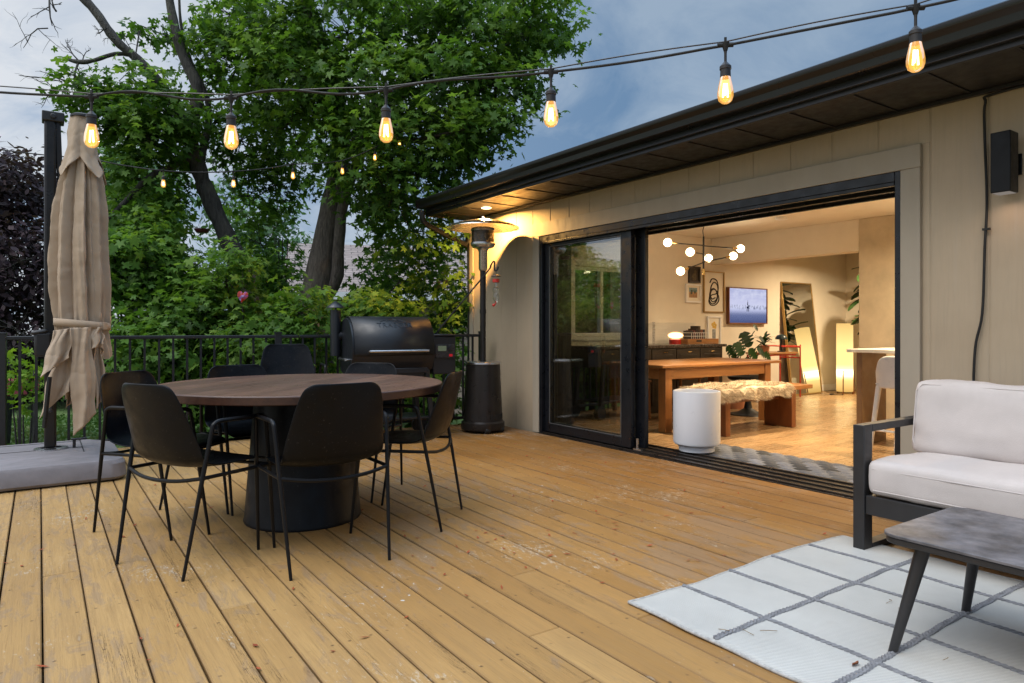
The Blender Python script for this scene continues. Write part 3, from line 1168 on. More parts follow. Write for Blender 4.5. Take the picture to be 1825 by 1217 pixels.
mb = MB(); mb.box((GW / 2 + .09, -.2335, .868), (.085, .004, .05)); obj('display', mb, emit('lcd_display', (.10, .12, .08), .9), hp)
mb = MB(); mb.lathe([(.022, -.238), (.020, -.252), (.001, -.253)], 20, (GW / 2 + .17, 0, .872), 'y', cap=False); obj('dial', mb, M['grill_black'], hp)
mb = MB(); mb.box((GW / 2 + .18, -.2335, .80), (.034, .004, .024)); obj('badge', mb, emit('red_badge', (.7, .03, .04), .5), hp)
for (x, y, dx) in ((-.30, -.20, -.05), (-.30, .20, -.05), (.34, -.20, .07), (.34, .20, .07)):
    mb = MB(); mb.box((x + dx / 2, y, .34), (.045, .045, .66), ry=-math.atan2(dx, .66) * -1 if False else math.atan2(-dx, .66)); lg = obj('leg', mb, M['grill_black'], gr, bevel=.006)
    if x > 0:
        mb = MB(); mb.lathe([(.001, -.03), (.075, -.03), (.08, -.02), (.08, .02), (.075, .03), (.001, .03)], 24, (x + dx, y, .08), 'y', cap=False); obj('wheel', mb, M['rubber'], gr)
mb = MB(); mb.box((.02, 0, .20), (.72, .40, .02)); obj('shelf', mb, M['grill_black'], gr, bevel=.004)
mb = MB(); mb.box((.12, -.285, .665), (.40, .012, .05)); mb.box((.12, -.24, .56), (.34, .02, .17)); obj('drip_panel', mb, M['grill_black'], gr, bevel=.004)

# ------------------------------------------------------------------ patio heater
hx = empty('patio_heater', (3.775, 5.98, 0), 'tall bronze mushroom patio heater with wide round reflector at the house corner', 'patio heater')
mb = MB(); mb.lathe([(.222, .03), (.226, .05), (.224, .10), (.205, .115), (.20, .12)], 48); obj('base', mb, M['heater_brown'], hx)
mb = MB()
mb.lathe([(.203, .12), (.178, .70), (.16, .70)], 48)
tk = obj('tank_cover', mb, M['heater_brown'], hx)
mb = MB(); mb.lathe([(.180, .695), (.184, .70), (.183, .715), (.172, .722), (.03, .724)], 48, cap=False); obj('rim', mb, M['steel'], tk)
mb = MB()
for k in range(36):
    a = PI + PI * (k / 36) + .4
    mb.box((.2005 * math.cos(a), .2005 * math.sin(a), .165), (.004, .006, .05), rz=a)
obj('vent_slot', mb, M['rubber'], tk)
for a in (R(250), R(300)):
    c = Vector((.20 * math.cos(a), .20 * math.sin(a), .032))
    mb = MB(); mb.lathe([(.001, -.028), (.028, -.028), (.031, -.02), (.031, .02), (.028, .028), (.001, .028)], 18, (c.x, c.y, .032), 'x', cap=False); mb.box((c.x, c.y + .02, .06), (.05, .05, .04))
    obj('caster', mb, M['rubber'], hx)
mb = MB(); mb.lathe([(.030, .72), (.030, 1.74)], 24); mb.lathe([(.034, 1.22), (.034, 1.26)], 24); obj('pole', mb, M['heater_brown'], hx)
mb = MB(); mb.lathe([(.036, 1.66), (.045, 1.68), (.045, 1.86), (.06, 1.885), (.11, 1.90), (.125, 1.93)], 32); obj('burner', mb, M['steel'], hx)
def screen_mat():
    m, nt, out = new_mat('burner_screen')
    N = NT(nt)
    bs = N.n('ShaderNodeBsdfPrincipled'); bs.inputs['Base Color'].default_value = (.10, .085, .07, 1); bs.inputs['Metallic'].default_value = .9; bs.inputs['Roughness'].default_value = .35
    tr = N.n('ShaderNodeBsdfTransparent')
    ck = N.n('ShaderNodeTexVoronoi'); ck.inputs['Scale'].default_value = 110
    N.l(N.coords('Object'), ck.inputs['Vector'])
    mx = N.n('ShaderNodeMixShader'); N.l(N.ramp(ck.outputs['Distance'], [(.28, .75), (.36, 0.0)]), mx.inputs[0])
    N.l(bs.outputs[0], mx.inputs[1]); N.l(tr.outputs[0], mx.inputs[2]); N.l(mx.outputs[0], out.inputs[0])
    return m
mb = MB(); mb.lathe([(.118, 1.925), (.118, 2.10), (.10, 2.105)], 36, cap=False); obj('screen', mb, screen_mat(), hx)
mb = MB(); mb.lathe([(.124, 1.92), (.128, 1.935), (.124, 1.95)], 36, cap=False); mb.lathe([(.122, 2.07), (.126, 2.08), (.122, 2.09)], 36, cap=False); mb.lathe([(.03, 1.93), (.03, 2.09)], 12); obj('burner_ring', mb, M['steel'], hx)
mb = MB(); mb.lathe([(.003, 2.198), (.08, 2.19), (.20, 2.165), (.33, 2.128), (.372, 2.108), (.378, 2.098), (.372, 2.10), (.33, 2.118), (.2, 2.155), (.003, 2.188)], 64, cap=False)
rf = obj('reflector', mb, M['heater_shiny'], hx, angle=80)
mb = MB(); mb.lathe([(.018, 2.18), (.018, 2.222), (.001, 2.226)], 14, cap=False); mb.box((.05, 0, 2.205), (.012, .012, .03)); obj('wing_nut', mb, M['steel'], rf)

# ------------------------------------------------------------------ shepherd hook with feeder
hk0 = rail_pt(4.08 - 2.0 if False else .80, -.06, .98)
hook_tip = at(879, 474, 6.55)
hb = at(779, 596, 6.72)
hk = empty('shepherd_hook', (hb.x, hb.y, 0), 'thin black hook rod clamped to the railing and leaning toward the heater', 'hook')
rel = lambda p: Vector(p) - Vector((hb.x, hb.y, 0))
mid = at(866, 487, 6.58)
pts = [rel(at(779, 640, 6.72)), rel(hb), rel(at(782, 588, 6.7)), rel(mid), rel(at(874, 474, 6.56)), rel(at(879, 466, 6.55)), rel(at(881.5, 468, 6.55)), rel(at(881, 476, 6.55)), rel(at(882, 482, 6.55)), rel(at(886, 481, 6.55)), rel(at(888, 475, 6.55))]
mb = MB(); mb.tube(smooth_path(pts, 6), .0075, 8); obj('rod', mb, M['rail'], hk)
mb = MB(); mb.box(rel(at(779, 602, 6.72)), (.05, .06, .05)); obj('clamp', mb, M['rail'], hk, bevel=.006)

fp = at(884, 483, 6.55)
fd = empty('hummingbird_feeder', fp, 'small red and clear glass hummingbird feeder hanging from the hook', 'bird feeder')
k_ = 6.55 / FPX
mb = MB(); mb.tube([(0, 0, -.004), (0, 0, -.055)], .0025, 6); mb.lathe([(.048, -.05), (.045, -.045), (.003, -.03)], 20, cap=False); obj('hanger', mb, M['bronze'], fd)
mb = MB(); mb.lathe([(.030, -.075), (.034, -.08), (.034, -.105), (.03, -.11)], 20); obj('collar', mb, M['red'], fd)
mb = MB(); mb.lathe([(.012, -.11), (.012, -.15), (.03, -.165), (.034, -.19), (.024, -.215), (.032, -.24), (.030, -.27), (.014, -.295), (.008, -.31)], 20, cap=False); obj('bottle', mb, M['clear'], fd)
mb = MB(); mb.tube([(0, 0, -.29), (-.005, 0, -.315), (-.02, 0, -.325)], .006, 8); mb.ball((-.027, 0, -.327), .015, 12); obj('spout', mb, M['red'], fd)
# ------------------------------------------------------------------ house
WX = 4.2
D0, D1, DZ = 2.01, 5.56, 2.0          # door opening along y, head height
FY = 6.5                              # inner face of the end wall
EY = 6.93                             # outer face of the end wall
CZ = 2.36                             # ceiling
XB = 11.6                             # inner face of the back wall
Y0 = -2.6
SZ = 2.35                             # soffit
house = empty('house', (7.9, 2.2, 0), 'single storey house with taupe board siding, dark eaves and a wide open glass door', 'house')
HP = dict(parent=house, world=True)

mb = MB()
mb.b2(4.21, 4.56, Y0, D0, -1.0, 2.46)
mb.b2(4.21, 4.56, D1, EY - .002, -1.0, 2.46)
mb.b2(4.21, 4.56, D0, D1, DZ, 2.46)
mb.b2(4.21, 4.56, D0, D1, -1.0, -.045)
# end wall with the kitchen window opening
KX0, KX1, KZ0, KZ1 = 5.43, 6.44, .96, 1.84
mb.b2(4.212, KX0, FY, EY, -1.0, 2.46)
mb.b2(KX1, XB + .2, FY, EY, -1.0, 2.46)
mb.b2(KX0, KX1, FY, EY, -1.0, KZ0)
mb.b2(KX0, KX1, FY, EY, KZ1, 2.46)
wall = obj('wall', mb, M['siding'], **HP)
# siding boards, proud of the sheathing, with the grooves between them
mb = MB()
gy = 3.035 - .2955 * 18
segs = []
while gy < EY:
    segs.append((gy + .0045, gy + .2955 - .0045))
    gy += .2955
for a, b in segs:
    a, b = max(a, Y0), min(b, EY)
    if b - a < .02:
        continue
    if b <= D0 - .115 or a >= D1 + .115:
        mb.b2(4.2065, 4.2095, a, b, -.30, SZ - .002)
    else:
        cuts = [(a, b)]
        lo = min(b, D0 - .115)
        hi = max(a, D1 + .115)
        if a < D0 - .115:
            mb.b2(4.2065, 4.2095, a, D0 - .115, -.30, 2.137)
        if b > D1 + .115:
            mb.b2(4.199, 4.2095, D1 + .115, b, -.30, 2.137)
        mb.b2(4.2065, 4.2095, a, b, 2.139, SZ - .002)
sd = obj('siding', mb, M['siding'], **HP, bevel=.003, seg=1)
mb = MB()
mb.b2(4.192, 4.2085, EY - .062, EY + .012, -.3, SZ - .003)
mb.b2(4.192, 4.27, EY + .001, EY + .018, -.3, SZ - .003)
obj('corner_board', mb, M['trim'], **HP, bevel=.003)
mb = MB()
mb.b2(4.178, 4.209, D0 - .112, D1 + .112, DZ, DZ + .135)
mb.b2(4.180, 4.209, D0 - .110, D0, .0, DZ - .001)
mb.b2(4.180, 4.209, D1, D1 + .105, .0, DZ - .001)
obj('door_trim', mb, M['trim'], **HP, bevel=.003)

# eaves
mb = MB()
y = Y0
k = 0
while y < 6.96:
    b = min(y + .3855, 6.965)
    mb.b2(3.655, 4.198, y + .002, b - .002, SZ, SZ + .02)
    mb.b2(3.655, 4.198, b - .016, b - .004, SZ - .007, SZ - .0005)
    y += .3855
mb.b2(4.165, 4.197, Y0, 6.9, SZ - .022, SZ - .001)
obj('soffit', mb, M['soffit'], **HP, bevel=.0015, seg=1)
mb = MB(); mb.b2(3.632, 3.654, Y0, 6.97, SZ - .008, 2.48); mb.b2(3.632, 4.21, 6.966, 6.985, SZ - .01, 2.48); mb.b2(3.60, 3.6315, Y0, 6.975, SZ + .02, SZ + .03)
obj('fascia', mb, M['bronze'], **HP, bevel=.003)
gp = [(gx_, 2.42 + (gz_ - 2.395) * .74) for gx_, gz_ in [(3.630, 2.395), (3.560, 2.395), (3.548, 2.402), (3.545, 2.42), (3.540, 2.45), (3.527, 2.468), (3.513, 2.482), (3.508, 2.50), (3.508, 2.518), (3.516, 2.524), (3.524, 2.518), (3.524, 2.505), (3.54, 2.47), (3.556, 2.43), (3.63, 2.43)]]
mb = MB()
nn = len(gp)
mb.add([(x, Y0, z) for x, z in gp] + [(x, 6.99, z) for x, z in gp], [tuple(range(nn - 1, -1, -1)), tuple(range(nn, 2 * nn))] + [(i, (i + 1) % nn, nn + (i + 1) % nn, nn + i) for i in range(nn)])
gut = obj('gutter', mb, M['bronze'], **HP, angle=30)
mb = MB()
mb.b2(3.512, 3.63, 6.9905, 6.994, 2.421, 2.51)
obj('end_cap', mb, M['bronze'], gut, world=True)
mb = MB()
rp = [(3.54, 2.527), (8.0, 3.36), (12.5, 2.527), (12.5, 2.49), (8.0, 3.31), (3.54, 2.495)]
mb.add([(x, Y0, z) for x, z in rp] + [(x, 7.02, z) for x, z in rp], [tuple(range(5, -1, -1)), tuple(range(6, 12))] + [(i, (i + 1) % 6, 6 + (i + 1) % 6, 6 + i) for i in range(6)])
obj('roof', mb, paint('asphalt_roof', (.04, .036, .034), .9, var=.3, vscale=20, bump=.4, bscale=60), **HP)
mb = MB()
dp = [(3.57, 6.94, 2.40), (3.57, 6.945, 2.33), (3.60, 6.95, 2.27), (3.70, 6.955, 2.215), (3.95, 6.965, 2.13), (4.16, 6.975, 2.05), (4.22, 6.98, 1.98), (4.225, 6.98, -.6)]
mb.tube(smooth_path(dp, 4), .034, 8)
obj('downspout', mb, M['bronze'], **HP)
lit = emit('lamp_face', (1.0, .72, .38), 18)
mb = MB(); mb.lathe([(.062, SZ - .006), (.062, SZ - .0005)], 28, (3.906, 6.12, 0)); rl = obj('recessed_light', mb, M['white_metal'], **HP)
mb = MB(); mb.lathe([(.048, SZ - .0095), (.048, SZ - .0065)], 28, (3.906, 6.12, 0)); obj('lens', mb, lit, rl, world=True)

# door frame, tracks, panels
mb = MB()
FX0, FX1 = 4.186, 4.575
mb.b2(FX0, FX1, D0 + .001, D0 + .035, .0, DZ - .001)
mb.b2(FX0, FX1, D1 - .045, D1 - .001, .0, DZ - .001)
mb.b2(FX0, FX1, D0 + .036, D1 - .046, DZ - .06, DZ - .001)
mb.b2(FX0 - .004, FX0 + .02, D0 + .036, D1 - .046, DZ - .085, DZ - .061)
mb.b2(4.36, 4.38, D0 + .036, D1 - .046, DZ - .085, DZ - .061)
mb.b2(4.55, 4.575, D0 + .036, D1 - .046, DZ - .085, DZ - .061)
df = obj('door_frame', mb, M['door_black'], **HP, bevel=.003)
mb = MB()
mb.b2(4.168, 4.59, D0, D1, -.044, .006)
for xx in (4.20, 4.31, 4.42, 4.53):
    mb.b2(xx - .012, xx + .012, D0 + .036, D1 - .046, .0065, .018)
obj('sill_track', mb, paint('sill_bronze', (.035, .027, .022), .35, metal=.5, var=.2), df, world=True, bevel=.002)
def door_panel(x, ya, yb):
    p = empty('sliding_door', (x, (ya + yb) / 2, 0), None, None)
    mb = MB()
    w, zt, zb = .10, DZ - .065, .022
    L = (yb - ya) / 2
    mb.b2(-.022, .022, -L, -L + w + .02, zb, zt); mb.b2(-.022, .022, L - w + .03, L, zb, zt)
    mb.b2(-.0215, .0215, -L + w + .02, L - w + .03, zt - .045, zt); mb.b2(-.0215, .0215, -L + w + .02, L - w + .03, zb, zb + .085)
    p.parent = house
    p.location = p.location - house.location
    obj('frame', mb, M['door_black'], p, bevel=.004)
    mb = MB(); mb.add([(0, -L + w + .018, zb + .083), (0, L - w + .032, zb + .083), (0, L - w + .032, zt - .043), (0, -L + w + .018, zt - .043)], [(0, 3, 2, 1)]); obj('pane', mb, M['pane'], p)
    mb = MB(); z1, z0, a, b = zt - .048, zb + .088, -L + w + .022, L - w + .027
    mb.b2(-.0235, -.0185, a, b, z0, z0 + .006); mb.b2(-.0235, -.0185, a, b, z1 - .006, z1); mb.b2(-.0235, -.0185, b - .006, b, z0 + .006, z1 - .006); mb.b2(-.0235, -.0185, a, a + .006, z0 + .006, z1 - .006)
    obj('glazing_bead', mb, paint('bead', (.10, .10, .10), .4), p)
    return p
door_panel(4.245, 4.285, 5.512)
p2 = door_panel(4.335, 4.205, 5.548)
mb = MB(); mb.b2(4.375, 4.400, 4.169, 4.1745, .92, 1.12); obj('latch_plate', mb, M['steel'], df, world=True)
mb = MB(); mb.tube([(4.215, 4.20, .02), (4.215, 4.20, .12)], .010, 10); mb.box((4.215, 4.19, .028), (.03, .09, .014)); obj('foot_bolt', mb, M['steel'], df, world=True)

# inside surfaces
mb = MB(); mb.b2(4.591, XB, Y0, FY, -.05, 0.0); fl = obj('floor', mb, M['oak_floor'], **HP)
mb = MB(); mb.b2(4.561, XB, Y0, FY - .001, CZ, CZ + .03); obj('ceiling', mb, M['ceiling'], **HP)
mb = MB()
mb.b2(4.561, KX0, FY - .012, FY - .001, 0, CZ - .001); mb.b2(KX1, XB, FY - .012, FY - .001, 0, CZ - .001)
mb.b2(KX0, KX1, FY - .012, FY - .001, 0, KZ0); mb.b2(KX0, KX1, FY - .012, FY - .001, KZ1, CZ - .001)
mb.b2(XB + .001, XB + .1, Y0, FY, 0, CZ)
mb.b2(4.57, XB, Y0 - .1, Y0, 0, CZ)
iw = obj('inner_wall', mb, M['int_wall'], **HP)
mb = MB(); mb.b2(7.7, XB - .001, FY - .026, FY - .0125, .001, .11); obj('skirting', mb, M['white_metal'], **HP, bevel=.004)
mb = MB(); mb.b2(8.0, 8.22, 4.322, FY - .0125, 1.985, CZ - .001); obj('ceiling_beam', mb, M['int_wall'], **HP)
mb = MB(); mb.b2(8.0, 8.9, 1.2, 4.32, 0.001, CZ - .001); obj('chimney_breast', mb, M['plaster'], **HP, bevel=.004)
mb = MB(); mb.lathe([(.07, CZ - .03), (.065, CZ - .002)], 24, (7.1, 4.75, 0)); mb.lathe([(.05, CZ - .034), (.05, CZ - .03)], 24, (7.1, 4.75, 0)); obj('smoke_detector', mb, M['white_plastic'], **HP)
cans_and_fill = [(5.75, 2.2), (5.8, 4.3), (6.42, 3.33), (7.2, 2.3), (9.9, 5.0), (6.2, 0.6)]  # the can over the bar counter is real; the others are added fill
for (x, y) in cans_and_fill:
    mb = MB(); mb.lathe([(.06, CZ - .006), (.06, CZ - .0005)], 24, (x, y, 0)); c_ = obj('can_or_fill_light', mb, M['white_metal'], **HP)
    mb = MB(); mb.lathe([(.046, CZ - .0095), (.046, CZ - .0065)], 24, (x, y, 0)); obj('lens', mb, emit('can_or_fill_face', (1.0, .78, .48), 10), c_, world=True)

# kitchen window and its blind
kw = empty('window', ((KX0 + KX1) / 2, FY + .1, 0), None, None)
kw.parent = house; kw.location = kw.location - house.location
cx = (KX0 + KX1) / 2
wy = M['int_wall']
mb = MB()
for a, b, c, d in ((KX0, KX0 + .05, KZ0, KZ1), (KX1 - .05, KX1, KZ0, KZ1), (KX0 + .05, KX1 - .05, KZ0, KZ0 + .045), (KX0 + .05, KX1 - .05, KZ1 - .045, KZ1), (5.905, 5.955, KZ0 + .045, KZ1 - .045)):
    mb.b2(a - cx, b - cx, -.06, .0, c, d)
obj('frame', mb, M['white_metal'], kw, bevel=.004)
mb = MB(); mb.add([(KX0 + .05 - cx, -.03, KZ0 + .045), (KX1 - .05 - cx, -.03, KZ0 + .045), (KX1 - .05 - cx, -.03, KZ1 - .045), (KX0 + .05 - cx, -.03, KZ1 - .045)], [(0, 1, 2, 3)]); obj('pane', mb, M['clear'], kw)
mb = MB(); mb.b2(KX0 - .09 - cx, KX1 + .09 - cx, -.135, -.113, KZ0 - .05, KZ0 - .002); mb.b2(KX0 - .08 - cx, KX0 - cx, -.128, -.113, KZ0, KZ1 + .08); mb.b2(KX1 - cx, KX1 + .08 - cx, -.128, -.113, KZ0, KZ1 + .08); mb.b2(KX0 - cx, KX1 - cx, -.128, -.113, KZ1, KZ1 + .08)
obj('casing', mb, M['white_metal'], kw, bevel=.003)
mb = MB(); mb.b2(KX0 - .02 - cx, KX1 + .02 - cx, -.20, -.129, KZ1 + .10, KZ1 + .19); obj('blind_box', mb, M['ceiling'], kw, bevel=.004)
mb = MB(); mb.b2(4.562, 4.98, FY - .45, FY - .0125, .001, CZ - .002); obj('tall_cupboard', mb, M['dark_cab'], **HP, bevel=.004)

# ------------------------------------------------------------------ wall lamp and cable outside
sc = empty('wall_sconce', (4.198, 1.45, 1.92), 'slim black box wall sconce fixed to the siding beside the open door', 'wall lamp')
mb = MB(); mb.b2(-.155, -.052, -.045, .045, -.155, .155); sb = obj('body', mb, M['black_metal'], sc, bevel=.004)
mb = MB(); mb.b2(-.147, -.060, -.038, .038, -.1572, -.1555); obj('diffuser', mb, emit('sconce_face', (1.0, .88, .78), .22), sb)
mb = MB(); mb.b2(-.051, -.012, -.018, .018, -.03, .03); mb.b2(-.0115, 0, -.045, .045, -.055, .055); obj('mount', mb, M['black_metal'], sc, bevel=.003)
cy_ = 1.57
mb = MB()
pts = [(4.186, Y0 + .2, SZ - .028), (4.186, .9, SZ - .03), (4.186, cy_ - .06, SZ - .032), (4.186, cy_, SZ - .07), (4.188, cy_ + .004, 2.1), (4.188, cy_ - .006, 1.75), (4.188, cy_ + .004, 1.50), (4.186, cy_ + .015, 1.15), (4.187, cy_ + .05, .95), (4.188, cy_ + .06, .6), (4.188, cy_ + .06, .05)]
mb.tube(smooth_path(pts, 6), .007, 8)
mb.box((4.187, cy_ - .004, 1.60), (.018, .035, .012))
tag(obj('power_cable', mb, M['rubber']), 'thin black cable hanging down the siding beside the wall sconce', 'cable')

# ------------------------------------------------------------------ sofa
sx, sy1, sy0 = 3.215, 1.765, -.55
so = empty('outdoor_sofa', (3.6, .6, 0), 'outdoor sofa with off white cushions on a charcoal metal frame against the house wall', 'sofa')
SO = dict(parent=so, world=True)
def sled(y):
    mb = MB()
    w = .055
    mb.b2(sx, sx + .075, y - w, y, 0.002, .606)
    mb.b2(sx + .077, 3.93, y - w, y, .571, .606)
    mb.b2(3.865, 3.93, y - w, y, .002, .569)
    mb.b2(sx + .077, 3.863, y - w, y, .002, .035)
    return mb
for yy in (sy1, sy0 + .055):
    obj('armrest', sled(yy), M['sofa_metal'], **SO, bevel=.003)
mb = MB(); mb.b2(sx + .01, sx + .06, sy0 + .056, sy1 - .056, .185, .275); mb.b2(3.86, 3.91, sy0 + .056, sy1 - .056, .185, .275); mb.b2(sx + .062, 3.858, sy0 + .1, sy0 + .15, .2, .27); mb.b2(sx + .062, 3.858, sy1 - .15, sy1 - .1, .2, .27); mb.b2(sx + .062, 3.858, .55, .65, .2, .27)
mb.b2(3.88, 3.915, sy0 + .056, sy1 - .056, .50, .60)
obj('frame', mb, M['sofa_metal'], **SO, bevel=.003)
def pillow(x0, x1, y0, y1, z0, z1, puff=.02, tilt=0.0):
    """soft box: superellipsoid-like grid box with rounded edges and puffed faces"""
    mb = MB()
    n_ = 14
    cx_, cy__, cz_ = (x0 + x1) / 2, (y0 + y1) / 2, (z0 + z1) / 2
    hx_, hy_, hz_ = (x1 - x0) / 2, (y1 - y0) / 2, (z1 - z0) / 2
    r_ = min(hx_, hy_, hz_) * .42
    def warp(p):
        q = Vector((p[0] * hx_, p[1] * hy_, p[2] * hz_))
        inner = Vector((max(-hx_ + r_, min(hx_ - r_, q.x)), max(-hy_ + r_, min(hy_ - r_, q.y)), max(-hz_ + r_, min(hz_ - r_, q.z))))
        d = q - inner
        if d.length > 1e-6:
            q = inner + d.normalized() * r_
        a, b, c = p
        if hz_ < hx_:
            q.z += puff * c * (1 - a * a) * (1 - b * b)
            q.x += puff * .3 * a * (1 - c * c)
        else:
            q.x += puff * a * (1 - c * c) * (1 - b * b)
        q.z += .004 * math.sin(b * 9 + a * 3) * (1 if c > 0 else .3)
        if tilt:
            q.x += tilt * q.z
        return q + Vector((cx_, cy__, cz_))
    for ax in range(3):
        for sgn in (-1, 1):
            def fn(u, v, ax=ax, sgn=sgn):
                a, b = u * 2 - 1, v * 2 - 1
                a, b = math.sin(a * PI / 2), math.sin(b * PI / 2)
                p = [0, 0, 0]
                p[ax] = sgn
                p[(ax + 1) % 3] = a * sgn
                p[(ax + 2) % 3] = b
                return warp(p)
            mb.grid(fn, n_, n_)
    return mb
for (a, b) in ((.607, sy1 - .06), (sy0 + .06, .603)):
    c_ = obj('seat_cushion', pillow(sx + .012, 3.74, a, b, .278, .445, .018), M['cushion'], **SO, merge=True, subsurf=1)
    crumple(c_, .25, .014); crumple(c_, .06, .004)
    mb = MB()
    for zz in (.405, .305):
        mb.tube([(sx + .010, b - .03, zz), (sx + .008, (a + b) / 2, zz + .001), (sx + .010, a + .03, zz)], .0028, 6)
    obj('piping', mb, M['cushion'], c_, world=True)
    bc_ = obj('back_cushion', pillow(3.66, 3.86, a, b, .44, .80, .03, .16), M['cushion'], **SO, merge=True, subsurf=1)
    crumple(bc_, .22, .026); crumple(bc_, .06, .007)
    mb = MB()
    q_ = [(3.672 + .16 * (zz - .62) - .004, yy, zz) for yy, zz in ((a + .03, .465), (b - .03, .465), (b - .012, .50), (b - .012, .75), (b - .04, .783), (a + .04, .783), (a + .012, .75), (a + .012, .50), (a + .03, .465))]
    mb.tube(q_, .0035, 6)
    obj('piping', mb, M['cushion'], bc_, world=True)

# ------------------------------------------------------------------ coffee table
ct = empty('coffee_table', (2.555, .62, 0), 'low outdoor coffee table with mottled grey stone top and slanted dark legs on the rug', 'coffee table')
def rrect(hx_, hy_, r_, n_=7):
    out = []
    for k, (cx_, cy__) in enumerate(((1, 1), (-1, 1), (-1, -1), (1, -1))):
        for j in range(n_):
            a = PI / 2 * k + PI / 2 * j / (n_ - 1)
            out.append(((hx_ - r_) * cx_ + r_ * math.cos(a), (hy_ - r_) * cy__ + r_ * math.sin(a)))
    return out
CT = .400
mb = MB(); mb.prism(rrect(.285, .545, .06), CT - .010, CT); obj('tabletop', mb, M['stone_top'], ct, bevel=.002)
mb = MB(); mb.prism(rrect(.280, .540, .058), CT - .032, CT - .0105); obj('apron', mb, M['sofa_metal'], ct, bevel=.004)
for sxx in (-1, 1):
    for syy in (-1, 1):
        mb = MB(); mb.tube([(sxx * .268, syy * .505, .006), (sxx * .205, syy * .435, CT - .033)], [.0135, .0225], 16); lg = obj('leg', mb, M['sofa_metal'], ct)
        mb = MB(); mb.lathe([(.0125, .001), (.0137, .0065)], 14, (sxx * .2685, syy * .5055, 0)); obj('foot_pad', mb, M['rubber'], lg)

# ------------------------------------------------------------------ rug
rg = empty('rug', (2.63, .70, 0), 'off white woven outdoor rug with grey braided grid lines under the coffee table', 'rug')
RX, RY = .75, 1.21
mb = MB()
def rug_fn(u, v):
    x, y = lerp(-RX, RX, u), lerp(-RY, RY, v)
    e = .010 * math.sin(y * 4.2 + 1) + .003 * math.sin(y * 19) if u in (0, 1) else 0
    f = .009 * math.sin(x * 5) + .003 * math.sin(x * 21) if v in (0, 1) else 0
    z = .011 + .0034 * math.sin(x * 5 + y * 3) * math.sin(y * 4) + .0012 * math.sin(x * 17 + y * 9)
    if v in (0, 1) or u in (0, 1):
        z -= .003
    return (x + e, y + f, z)
mb.grid(rug_fn, 60, 96)
o = obj('field', mb, M['rug'], rg, solid=.007)
mb = MB()
for pts in ([rug_fn(i / 60, 0) for i in range(61)], [rug_fn(i / 60, 1) for i in range(61)], [rug_fn(0, i / 96) for i in range(97)], [rug_fn(1, i / 96) for i in range(97)]):
    mb.tube([(p[0], p[1], p[2] + .001) for p in pts], .0062, 8)
obj('bound_edge', mb, paint('rug_binding', (.40, .39, .37), .95, var=.3, vscale=60, bump=.5, bscale=400), rg)
def rz(x, y):
    return .0145 + .0034 * math.sin(x * 5 + y * 3) * math.sin(y * 4) + .0012 * math.sin(x * 17 + y * 9)
def braid(p, q, w, n_):
    mb = MB()
    p, q = Vector(p), Vector(q)
    for ph in (0, PI):
        path = []
        for k in range(n_ * 6 + 1):
            t = k / (n_ * 6)
            c = p.lerp(q, t)
            d = (q - p).normalized()
            s = Vector((-d.y, d.x, 0))
            a = 2 * PI * t * n_ + ph
            c = c + s * (w * .5 * math.sin(a) + .0025 * math.sin(t * 23 + p.x * 9 + p.y * 5) + .0015 * math.sin(t * 61 + p.y * 7))
            path.append((c.x, c.y, rz(c.x, c.y) + .0012 + .0018 * math.cos(a)))
        mb.tube(path, w * .42, 5)
    return mb
for k in range(4):
    x = -RX + .302 * (k + 1) - .012
    obj('thin_stripe', braid((x, RY - .004, 0), (x, -RY + .004, 0), .0125, 60), M['rug_line'], rg)
for k in range(6):
    y = RY - .398 * (k + 1) + .002
    if y > -RY:
        obj('thick_stripe', braid((-RX + .004, y, 0), (RX - .004, y, 0), .015, 36), M['rug_line'], rg)
# dry stalks dropped on the rug
rr = random.Random(5)
for k, (x, y) in enumerate(((2.02, 1.50), (2.06, 1.46), (1.95, 1.55), (2.62, 1.25), (2.66, 1.33), (2.35, 1.0))):
    a = rr.uniform(0, 6.3)
    L = rr.uniform(.03, .06)
    mb = MB(); mb.tube(smooth_path([(x, y, .018), (x + L * .5 * math.cos(a), y + L * .5 * math.sin(a), .026), (x + L * math.cos(a + .6), y + L * math.sin(a + .6), .018)], 4), .0011, 4)
    tag(obj('dry_stalk', mb, paint('straw', (.20, .13, .06), .9)), 'thin dry brown stalk lying on the pale woven rug', 'twig', 'dry stalks on the rug')
mb = MB(); mb.grid(lambda u, v: (2.10 + .035 * (u - .5) , 1.145 + .014 * (v - .5) * (1 - (2 * u - 1) ** 2), .020 + .006 * math.sin(u * 3 + v * 4)), 8, 4)
tag(obj('dead_leaf', mb, paint('dead_leaf', (.24, .08, .03), .8), solid=.0008), 'small curled reddish brown leaf on the rug beside the coffee table leg', 'leaf')

